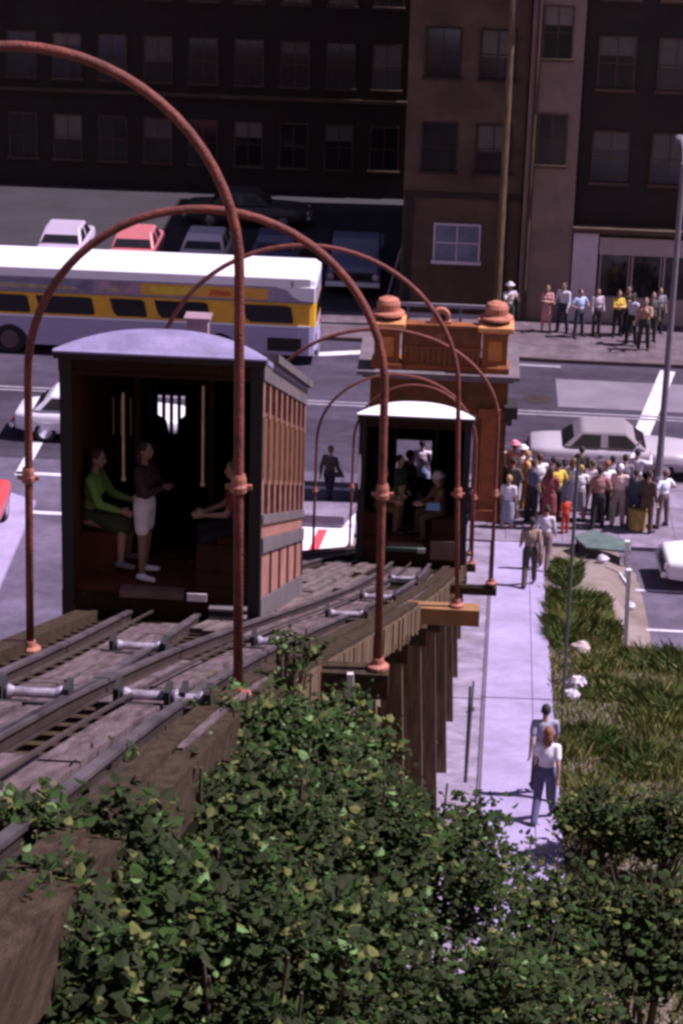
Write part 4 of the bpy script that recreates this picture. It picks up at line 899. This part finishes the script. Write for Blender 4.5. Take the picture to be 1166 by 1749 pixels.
    for p in me.polygons:
        c = p.center
        if c.z > 1.3 or P_is_sit(pose):
            if any((c-e).length < 0.013 for e in eyes): p.material_index = 1
            elif abs(c.x-mouth.x) < 0.022 and abs(c.z-mouth.z) < 0.008 and c.y < mouth.y+0.03: p.material_index = 2
    for m_ in mes:
        m_.transform(Matrix.Translation((0,0,-low))); m_.polygons.foreach_set('use_smooth',[True]*len(m_.polygons))
    return out
def P_is_sit(p): return True
_proto = {}; _pr = random.Random(77); fg_ = 'people on the far pavement'; wait = 'people waiting beside the station'
def person(label, loc, heading, pose, top, bottom, ct, cb, hair='short', ch=(0.03,0.02,0.015), fem=False, skin=(0.42,0.24,0.18), shoe=(0.03,0.025,0.025), hat=None, scale=1.0, group=None, sit_drop=None, topmat=None):
    k = (pose, top, bottom, hair, fem)
    if k not in _proto: _proto[k] = build_proto(*k)
    pr_ = _proto[k]
    def add(name, me, m, parent=None):
        o = bpy.data.objects.new(name, me); COL.objects.link(o); o.material_slots[0].link = 'OBJECT'; o.material_slots[0].material = m
        if parent: o.parent = parent
        return o
    if group in (wait, fg_): heading += _pr.uniform(-28,28); scale *= _pr.uniform(0.93,1.05)
    root = add('person', pr_['body'], paint(skin,0.6,0.08,8.0)); root.location = loc; root.rotation_euler = (0,0,R(heading)); root.scale = (scale,)*3
    tag(root, label, 'person', group)
    if 'shirt' in pr_: add('dress' if bottom == 'dress' else 'shirt', pr_['shirt'], topmat or paint(ct,0.9,0.12,5.0), root)
    for nm in ('trousers','shorts','skirt'):
        if nm in pr_: add(nm, pr_[nm], paint(cb,0.9,0.15,5.0), root)
    add('hair', pr_['hair'], paint(ch,0.75,0.2,20.0), root)
    if 'hat' in pr_: add('hat', pr_['hat'], paint(hat or (0.8,0.77,0.82),0.9), root)
    for q in 'LR': add('shoe', pr_['shoe'+q], paint(shoe,0.6), root)
    return root
WHT=(0.80,0.76,0.84); LBL=(0.42,0.50,0.80); BRN=(0.16,0.085,0.05); DKB=(0.035,0.04,0.09); BLK=(0.022,0.02,0.024); GRY=(0.26,0.24,0.29); TEAL=(0.05,0.075,0.09); YEL=(0.66,0.46,0.07); ORG=(0.55,0.28,0.08); MAR=(0.22,0.05,0.06); PNK=(0.70,0.36,0.40); KHK=(0.30,0.22,0.13); BLOND=(0.40,0.25,0.11); DKS=(0.16,0.085,0.06)
def head_at(px, py, z=0.12, h=1.72): v = on_z(px,py,z+h); return Vector((v.x,v.y,z))
wait = 'people waiting beside the station'
def crowd(px, py, hd, pose, top, bot, ct, cb, label, **k):
    p = head_at(px,py); sc = k.pop('scale',1.0); return person(label,p,hd,pose,top,bot,ct,cb,group=wait,scale=sc,**k)
crowd(858,752,150,'stand','tee','trousers',WHT,DKB,'person in white shirt with dark hair half hidden by the station wall')
crowd(879,757,160,'stand','tee','skirt',PNK,GRY,'person with pink top and pink sun hat at the rear left of the crowd',hair='cap',hat=(0.75,0.25,0.36),fem=True)
crowd(893,760,190,'easy','tee','trousers',WHT,GRY,'person with white sun hat beside the pink hat',hair='cap',hat=WHT)
crowd(901,770,95,'stand','long','trousers',ORG,(0.45,0.25,0.10),'person in yellow orange jacket and tan trousers in the crowd',ch=BLOND)
crowd(877,782,170,'fold','long','trousers',(0.12,0.10,0.09),BRN,'person in dark brown jacket in front of the two sun hats')
crowd(922,778,200,'snap','long','trousers',WHT,BRN,'person in white shirt and brown trousers with both hands raised to the chest',ch=(0.10,0.05,0.03))
crowd(912,790,150,'stand','tee','trousers',(0.10,0.10,0.16),BLK,'person in dark navy shirt close behind the orange jacket')
crowd(941,800,185,'fold','tee','dress',MAR,MAR,'person in maroon dress at the top of the path',fem=True,hair='long',ch=(0.08,0.04,0.03))
crowd(953,790,215,'easy','tee','trousers',YEL,BLK,'person in bright yellow top between the maroon dress and the thin pole')
crowd(965,782,190,'stand','long','dress',(0.33,0.35,0.50),GRY,'person in long blue grey coat dress',fem=True,hair='bun')
crowd(980,785,160,'stand','tee','dress',(0.45,0.52,0.78),LBL,'person in pale blue dress in the middle of the crowd',fem=True,hair='long',ch=BRN)
crowd(994,758,180,'stand','long','trousers',(0.06,0.045,0.04),BLK,'person with black hair and dark clothes standing furthest back before the white sedan')
crowd(993,788,200,'fold','tee','skirt',WHT,GRY,'person in white top and grey skirt, right of the pale blue dress',fem=True,hair='short',ch=BLOND)
crowd(1013,785,170,'snap','tee','trousers',(0.78,0.68,0.66),BRN,'person in cream blouse and brown trousers holding something up',fem=True,hair='short',ch=(0.12,0.06,0.03))
crowd(1037,788,205,'easy','long','trousers',WHT,BLK,'person in white long sleeved shirt and black trousers with reddish hair',ch=(0.30,0.10,0.06))
crowd(1060,796,190,'stand','tee','trousers',(0.72,0.50,0.50),(0.34,0.26,0.24),'person in pinkish shirt and grey brown trousers',ch=WHT)
crowd(1068,778,160,'stand','long','trousers',(0.20,0.17,0.22),BLK,'person in dark grey jacket behind the pinkish shirt')
crowd(1089,770,140,'reach','long','trousers',(0.66,0.60,0.74),(0.10,0.08,0.10),'person in pale shirt lifting both arms, dark hair',ch=BLK)
crowd(1087,800,175,'stand','long','trousers',TEAL,DKB,'person in dark teal jacket and navy trousers behind the ochre bin')
crowd(1109,806,165,'stand','long','trousers',(0.10,0.06,0.045),(0.12,0.07,0.05),'person in dark brown clothes between the teal jacket and the rightmost white shirt')
crowd(1137,797,215,'hips','tee','trousers',(0.72,0.73,0.88),(0.15,0.11,0.12),'person with hands on hips in bluish white shirt, rightmost in the waiting crowd',ch=(0.16,0.08,0.05))
crowd(1025,800,195,'easy','tee','trousers',(0.30,0.14,0.14),BLK,'person in dark red shirt between the cream blouse and the white long sleeves')
crowd(946,774,150,'stand','tee','trousers',(0.13,0.12,0.17),BLK,'person in charcoal shirt behind the maroon dress')
crowd(1047,772,175,'fold','tee','trousers',GRY,BLK,'person in mid grey shirt behind the reddish haired man')
p = head_at(967,850,0.12,1.0); person('small child in bright red clothes at the front of the crowd',p,180,'stand','long','trousers',(0.62,0.07,0.04),(0.5,0.06,0.04),scale=0.58,group=wait)
# path walkers
zp_ = lambda v: Vector((v.x,v.y,z_path(v.y)+0.11))
def on_path(px, py):
    d = ray(px,py); tt = (57.3*0.176+0.11-CAM_Z)/(d.z+0.176*d.y); return Vector((d.x*tt,d.y*tt,CAM_Z+d.z*tt))
pg = 'people walking on the path'
stripe = bpy.data.materials.new('striped_shirt'); stripe.use_nodes = True; nt = stripe.node_tree
tc = nt.nodes.new('ShaderNodeTexCoord'); wv = nt.nodes.new('ShaderNodeTexWave'); wv.inputs['Scale'].default_value = 5.5; rp = nt.nodes.new('ShaderNodeValToRGB')
rp.color_ramp.elements[0].color = (0.10,0.06,0.04,1); rp.color_ramp.elements[1].color = (0.48,0.36,0.30,1); rp.color_ramp.elements[0].position = 0.4; rp.color_ramp.elements[1].position = 0.65
nt.links.new(tc.outputs['Object'],wv.inputs[0]); nt.links.new(wv.outputs[0],rp.inputs[0]); nt.links.new(rp.outputs[0],nt.nodes['Principled BSDF'].inputs['Base Color']); nt.nodes['Principled BSDF'].inputs['Roughness'].default_value = 0.9
person('person in brown striped shirt and dark trousers walking down the path alone',on_path(902,1000),178,'walk','long','trousers',BRN,(0.07,0.055,0.05),topmat=stripe,group=pg,skin=DKS,scale=1.04)
person('person in white top walking just ahead of the striped shirt',on_path(927,972),170,'stroll','long','trousers',(0.66,0.60,0.70),(0.20,0.13,0.14),group=pg,fem=True,hair='short')
person('person in white top and blue grey skirt by the station wall at the path end',on_path(864,915),160,'stand','tee','skirt',(0.62,0.58,0.66),(0.25,0.26,0.34),group=pg,fem=True,hair='short',ch=BLOND,shoe=DKB)
def on_path_head(px, py, h=1.72):
    d = ray(px,py); tt = (57.3*0.176+0.11+h-CAM_Z)/(d.z+0.176*d.y); v = Vector((d.x*tt,d.y*tt,CAM_Z+d.z*tt)); return Vector((v.x,v.y,v.z-h))
person('person in blue grey shirt with black hair, the further of two on the lower path',on_path_head(933,1203),0+185,'stroll','tee','trousers',(0.33,0.31,0.43),(0.05,0.045,0.06),group=pg,ch=BLK)
person('person in white top with reddish brown hair close behind the blue grey shirt',on_path_head(937,1240),172,'walk','tee','trousers',WHT,(0.10,0.10,0.18),group=pg,fem=True,hair='long',ch=(0.24,0.09,0.05))
# far pavement
fg = 'people on the far pavement'
def far(px, py, hd, pose, top, bot, ct, cb, label, **k):
    return person(label,head_at(px,py,0.13),hd,pose,top,bot,ct,cb,group=fg,**k)
far(871,487,10,'snap','tee','trousers',(0.50,0.46,0.50),(0.05,0.085,0.06),'person with pale hat and shirt standing behind the right urn of the station',hair='cap',hat=(0.62,0.56,0.62))
far(936,483,-10,'fold','tee','dress',(0.52,0.26,0.27),PNK,'person in pink dress against the brown stucco wall',fem=True,hair='short')
far(964,484,-30,'easy','long','trousers',(0.66,0.64,0.74),DKB,'person in white shirt left of the light blue shirt on the far pavement',ch=BLK)
far(992,492,20,'hips','tee','trousers',LBL,(0.045,0.05,0.07),'person in light blue shirt with hands on hips on the far pavement',ch=BLK)
far(1022,488,-5,'stand','long','trousers',(0.52,0.44,0.52),(0.055,0.045,0.05),'person in mauve grey shirt before the display window')
far(1058,491,15,'fold','long','trousers',YEL,BLK,'person in yellow top on the far pavement',fem=True,hair='bun')
far(1082,505,-40,'easy','tee','trousers',(0.58,0.52,0.62),BLK,'person in white shirt and black trousers left of the brown shirt by the far kerb',ch=BLK,skin=DKS)
far(1103,513,10,'snap','tee','trousers',(0.36,0.22,0.15),(0.03,0.035,0.03),'person in brown shirt holding a small blue parcel near the far kerb',ch=BRN)
far(1116,500,-15,'stand','long','trousers',(0.10,0.09,0.09),(0.05,0.045,0.04),'person in dark coat between the brown shirt and the lamp post')
far(1075,488,0,'stand','long','trousers',(0.16,0.12,0.10),BLK,'person in dark brown jacket behind the white and dark clothes')
far(1128,487,5,'stand','tee','trousers',(0.24,0.22,0.26),BLK,'person in grey shirt in front of the dark shop door')
# by the kiosk
person('person in dark olive coat with a shoulder bag standing left of the kiosk',on_z(561,862,0.01),150,'stroll','long','trousers',(0.075,0.06,0.05),(0.035,0.03,0.05),ch=(0.22,0.10,0.06))
# riders
def ride(car, lx, ly, lz, *a, **k):
    x0, y0, z0 = car; return Vector((x0+lx, y0+ly, z0+lz))
UP, LO = (BX,BY,BZ), (SX,SY,SZ)
rg = 'riders in the upper car'
person('person in bright green top sitting on the left bench of the upper car',ride(UP,-0.90,0.75,0.40),80,'sit','long','skirt',(0.20,0.36,0.08),(0.045,0.06,0.03),fem=True,hair='short',ch=(0.05,0.03,0.02),group=rg,shoe=(0.2,0.2,0.2))
person('person in dark top, white shorts and white shoes perched in the upper car doorway',ride(UP,-0.24,0.42,0.385),75,'fold','long','shorts',(0.03,0.012,0.010),(0.62,0.56,0.58),fem=True,hair='long',group=rg,shoe=(0.75,0.70,0.74),scale=0.93,skin=(0.22,0.115,0.08),ch=(0.015,0.01,0.008))  # top, skin and hair coloured darker to imitate the shade inside the car
person('person in dim red top sitting on the right bench of the upper car',ride(UP,0.80,0.85,0.30),-80,'sit','tee','trousers',(0.28,0.05,0.05),BLK,fem=True,hair='short',ch=BRN,group=rg)
rg = 'riders in the lower car'
person('person in pinkish white shirt and blue jeans seen through the lower car opening',Vector((0,7.45,0))+Vector((on_y(722,750,SY+7.45).x,SY,on_y(722,750,SY+7.45).z-1.72)),170,'stand','tee','trousers',(0.78,0.62,0.74),(0.20,0.27,0.45),group=rg,ch=BLK)
person('person in tan top sitting at the left of the lower car',ride(LO,-0.70,0.8,0.38),75,'sit','long','trousers',(0.28,0.17,0.09),BRN,fem=True,hair='short',ch=BRN,group=rg)
person('person in black top and yellow trousers standing inside the lower car',ride(LO,-0.30,0.9,0.37),60,'stand','long','trousers',(0.03,0.04,0.03),(0.36,0.29,0.07),group=rg,fem=True,hair='short',ch=BLK,scale=0.93)
person('person in black coat with dark hair standing beside the yellow trousers in the lower car',ride(LO,-0.12,2.1,-0.05),120,'stand','long','trousers',(0.04,0.035,0.03),BLK,group=rg,ch=BLK)
person('person in olive top sitting behind the headband rider in the lower car',ride(LO,0.62,1.85,-0.03),-85,'sit','tee','trousers',(0.14,0.12,0.06),BRN,group=rg,ch=BRN)
person('person in brown top with white headband sitting at the right of the lower car',ride(LO,0.55,0.6,0.38),-70,'sit','long','trousers',(0.17,0.09,0.05),(0.10,0.06,0.04),fem=True,hair='cap',hat=(0.6,0.56,0.6),ch=BRN,group=rg)
def bag(label, loc, s, c, cat='bag'):
    t = thing('handbag',label,cat,loc); b = MB()
    b.prism([(-s,0),(s,0),(s*0.86,s*1.1),(-s*0.86,s*1.1)],'y',-s*0.35,s*0.35); b.build('body',paint(c,0.6),t,bevel=0.02)
    b = MB(); b.tube([(-s*0.6,0,s*1.05),(-s*0.5,0,s*1.6),(0,0,s*1.8),(s*0.5,0,s*1.6),(s*0.6,0,s*1.05)],0.012,6); b.build('strap',paint(BLK),t)
bag('bright blue and white bag on the lap of the headband rider',Vector((SX+0.42,SY+0.35,SZ+1.02)),0.15,(0.20,0.42,0.75))
v = on_z(575,815,0.85); bag('dark shoulder bag at the hip of the person left of the kiosk',v,0.13,DKB)

# ------------------------------------------------------------------ plants
def leaves(b, c, rad, n, size, rr, mats, clump=14):
    cl = []
    for _ in range(clump):
        while True:
            v = Vector((rr.uniform(-1,1),rr.uniform(-1,1),rr.uniform(-1,1)))
            if 0.25 < v.length < 1: break
        cl.append(Vector((v.x*rad[0],v.y*rad[1],v.z*rad[2])))
    for i in range(n):
        k = rr.choice(cl); s = rr.gauss(0,0.30)
        p = Vector(c)+k+Vector((rr.gauss(0,0.26)*rad[0],rr.gauss(0,0.26)*rad[1],rr.gauss(0,0.22)*rad[2]))
        a = rr.uniform(0,6.283); til = rr.uniform(-0.9,0.9); L = size*rr.uniform(0.4,1.6); w = L*rr.uniform(0.32,0.45)
        d = Vector((math.cos(a)*math.cos(til),math.sin(a)*math.cos(til),math.sin(til))); u = d.cross(Vector((rr.uniform(-.5,.5),rr.uniform(-.5,.5),1))).normalized(); nn = u.cross(d)
        b.m = rr.choices(range(len(mats)),[m[1] for m in mats])[0]
        dn = nn*w*-0.35
        b.add([p,p+d*L*0.28+u*w+dn,p+d*L*0.68+u*w*0.8+dn,p+d*L,p+d*L*0.68-u*w*0.8+dn,p+d*L*0.28-u*w+dn],[(0,1,2,3),(0,3,4,5)])
def shrub(label, c, rad, n, size, mats, seed, group, cat='shrub', clump=14, root=None):
    rr = random.Random(seed); base = root or (c[0],c[1],terrain(c[0],c[1]))
    t = thing('leafy_shrub',label,cat,base,0,group); cl = Vector(c)-Vector(base)
    b = MB(); leaves(b,cl,rad,n,size,rr,mats,clump); b.build('foliage',[m[0] for m in mats],t)
    b = MB()
    for k in range(13):
        e = cl+Vector((rr.uniform(-.7,.7)*rad[0],rr.uniform(-.7,.7)*rad[1],rr.uniform(-.2,1.25)*rad[2])); m_ = Vector((rr.uniform(-.15,.15),rr.uniform(-.15,.15),-0.15))
        b.tube([m_,m_.lerp(e,0.5)+Vector((rr.uniform(-.12,.12),rr.uniform(-.12,.12),0)),e],[0.03,0.02,0.008],6)
    b.build('stems',M['bark'],t)
VM = [(M['leaf'],5),(M['leaf_lt'],0.7),(M['leaf_dk'],4),(M['leaf_ol'],1.5)]
VD = [(M['leaf'],3),(M['leaf_lt'],0.3),(M['leaf_dk'],6),(M['leaf_ol'],0.8)]
vg = 'vine shrubs beside the tracks'
near = [(290,1328,13.0,(0.40,0.4,0.22),520,0.08,'vine shrub with sparse leaves reaching over the near rails'),
        (360,1273,14.4,(0.40,0.4,0.22),500,0.085,'thin vine shrub between the near rails and the nearest hoop post'),
        (130,1500,8.9,(0.45,0.4,0.3),1300,0.08,'dark vine shrub spilling over the lower end of the near deck edge'),
        (40,1650,7.6,(0.45,0.4,0.3),1300,0.08,'dark vine shrub in the bottom left corner'),
        (505,1115,17.2,(0.22,0.3,0.14),110,0.085,'few pale vine leaves rising beside the upper car skirt'),
        (420,1283,14.2,(0.50,0.45,0.36),1300,0.08,'vine shrub wrapped round the foot of the nearest hoop post'),
        (545,1253,15.2,(0.36,0.4,0.34),900,0.08,'tallest vine shrub, left of the pale post'),
        (510,1338,14.2,(0.50,0.5,0.36),1500,0.08,'dense vine shrub in the middle of the near foliage'),
        (610,1328,15.6,(0.30,0.4,0.42),900,0.08,'vine shrub climbing the pale post'),
        (250,1400,11.8,(0.5,0.5,0.36),1300,0.08,'low vine shrub at the outer edge of the near track'),
        (420,1420,12.6,(0.55,0.5,0.40),1700,0.08,'broad dark vine shrub lowest beneath the hoop post'),
        (590,1430,13.6,(0.5,0.5,0.42),1500,0.08,'broad vine shrub below the trestle posts'),
        (120,1560,9.6,(0.5,0.5,0.4),1400,0.08,'vine shrub at the lower left beside the steep bank'),
        (330,1600,10.4,(0.55,0.5,0.42),1700,0.08,'vine shrub at the bottom, under the near deck edge'),
        (540,1610,11.4,(0.55,0.5,0.45),1700,0.08,'vine shrub at the bottom between bank and path'),
        (740,1500,17.0,(0.62,0.6,0.55),1900,0.08,'leafy shrub overhanging the left side of the path'),
        (760,1680,13.8,(0.7,0.6,0.5),1900,0.08,'leafy shrub at the very bottom left of the path end'),
        (470,1720,10.0,(0.6,0.5,0.4),1700,0.08,'vine shrub lowest of all on the steep bank')]
for i,(px,py,Y,rad,n,sz,l) in enumerate(near):
    c = on_y(px,py,Y); g_ = terrain(c.x,Y); shrub(l,(c.x,c.y,c.z),rad,int(n*(1.7 if py < 1345 else 2.8)),sz*0.68,VM if py < 1345 else VD,40+i,vg,root=(c.x,c.y+0.1,min(g_,c.z-rad[2]*0.6)))
OM = [(M['leaf_ol'],5),(M['leaf_dk'],3),(M['leaf'],2)]
wg = 'weedy bushes on the slope right of the path'
weeds = [(968,955,54.2,(0.30,0.9,0.34),1100,0.10,'dark green weed bush at the head of the path just below the green board'),(985,1000,50.5,(0.45,0.7,0.42),1500,0.10,'dark green weed bush at the top of the slope beside the pole'),(960,1050,47.8,(0.22,0.7,0.4),900,0.09,'narrow weed bush leaning over the path edge'),
         (1020,1050,48.2,(0.45,0.6,0.35),1200,0.09,'olive weed bush left of the white fence post'),(1105,1115,45.8,(0.5,0.5,0.38),1400,0.09,'olive bush in front of the striped lot'),
         (1160,1120,45.6,(0.5,0.5,0.4),1400,0.09,'olive bush at the right edge below the lot'),(1040,1160,43.2,(0.5,0.6,0.26),1000,0.08,'brownish low bush right of the white rubble'),
         (1130,1200,41.6,(0.6,0.6,0.36),1500,0.08,'olive bush halfway down the right slope'),(1010,1255,39.6,(0.5,0.6,0.3),1300,0.08,'green low bush just right of the walking pair'),
         (1100,1300,38.0,(0.6,0.6,0.34),1500,0.08,'olive bush low on the right slope'),(1020,1400,33.0,(0.6,0.6,0.5),1900,0.09,'dark bush beside the lower path on its right'),
         (1140,1420,32.0,(0.6,0.6,0.5),1900,0.09,'dark bush at the lower right edge'),(960,1560,24.0,(0.75,0.6,0.6),2300,0.09,'large dark bush hanging over the lower path'),
         (1110,1600,22.5,(0.75,0.6,0.6),2300,0.09,'large dark bush at the bottom right corner'),(930,1700,19.0,(0.7,0.6,0.5),2300,0.09,'dark bush at the bottom in the middle of the path')]
TG = [mat('green_blade',(0.15,0.20,0.055),0.9,0.4,1.2,col2=(0.075,0.10,0.028)),mat('straw_blade',(0.30,0.27,0.10),0.9,0.4,1.5),mat('deep_green_blade',(0.09,0.145,0.04),0.9,0.4,1.2)]
for k_ in TG: k_.node_tree.nodes['Principled BSDF'].inputs['Specular IOR Level'].default_value = 0.15
def blade(b, x, y, z, h, w, lean, rr):
    a = rr.uniform(0,6.28); l2 = rr.uniform(0,6.28); lean *= h
    dx, dy = math.cos(a)*w, math.sin(a)*w; lx, ly = math.cos(l2)*lean, math.sin(l2)*lean
    b.add([(x-dx,y-dy,z-0.03),(x+dx,y+dy,z-0.03),(x+dx*0.7+lx*0.4,y+dy*0.7+ly*0.4,z+h*0.6),(x+lx,y+ly,z+h)],[(0,1,2),(0,2,3)])
for i,(px,py,Y,rad,n,sz,l) in enumerate(weeds):
    c = on_y(px,py,Y)
    if i < 10:
        rr = random.Random(300+i); t = thing('weed_clump',l.replace('bush','clump'),'weeds',(c.x,Y,terrain(c.x,Y)),0,wg); b = MB(); bs = MB()
        dark = i in (0,1,2,8)
        for _ in range(int(n*6.5)):
            r_, a_ = math.sqrt(rr.random()), rr.uniform(0,6.28); x, y = r_*math.cos(a_)*rad[0]*1.15, r_*math.sin(a_)*rad[1]*1.3
            b.m = rr.choices((0,1,2),(5,0.7,6) if dark else (6,2,3))[0]; hh = rad[2]*1.45*(1.05-0.6*r_)*rr.uniform(0.5,1.2)
            blade(b,x,y,terrain(c.x+x,Y+y)-terrain(c.x,Y),hh*rr.uniform(0.5,1.0),rr.uniform(0.003,0.007),rr.uniform(0.1,1.1),rr)
        b.build('blades',TG,t)
        for _ in range(14):
            x, y = rr.uniform(-.7,.7)*rad[0], rr.uniform(-.7,.7)*rad[1]; z = terrain(c.x+x,Y+y)-terrain(c.x,Y); h = rad[2]*rr.uniform(1.2,1.9)
            bs.tube([(x,y,z),(x+rr.uniform(-.08,.08),y+rr.uniform(-.08,.08),z+h)],[0.008,0.004],5)
        bs.build('stems',TG[1],t)
        continue
    g_ = terrain(c.x,Y)
    shrub(l,(c.x,c.y,max(c.z,g_+rad[2]*0.4)),rad,n,sz,[(M['leaf_dk'],4),(M['leaf'],2),(M['leaf_ol'],1)],90+i,wg,root=(c.x,c.y,min(g_,c.z)),clump=20)
rr = random.Random(5); b = MB()
for _ in range(120000):
    b.m = rr.choice((0,1,1,2)); y = rr.uniform(24,52.5) if rr.random() < 0.75 else rr.uniform(8,26); x = rr.uniform(pr(max(y,27))+0.04-0.18*rr.random()**3 if y > 27 else -0.8, 8.5 if y < 47 else 4.1)
    if y > 47 and x > 3.9: continue
    z = terrain(x,y); h = rr.uniform(0.08,0.34)*(0.55+0.9*max(0,math.sin(x*2.3+1.7*math.sin(y*0.9))*math.sin(y*1.35+x)))*(1.0 if y < 50 else 0.7); a = rr.uniform(0,6.28); w = rr.uniform(0.005,0.012); lean = rr.uniform(0.0,0.9)*h; l2 = rr.uniform(0,6.28)
    dx, dy = math.cos(a)*w, math.sin(a)*w; lx, ly = math.cos(l2)*lean, math.sin(l2)*lean
    b.add([(x-dx,y-dy,z-0.02),(x+dx,y+dy,z-0.02),(x+dx*0.7+lx*0.4,y+dy*0.7+ly*0.4,z+h*0.6),(x+lx,y+ly,z+h)],[(0,1,2),(0,2,3)])
o = b.build('grass',[M['grass'],TG[0],TG[1]]); tag(o,'dry olive grass covering the slope right of the path','grass',kind='stuff')
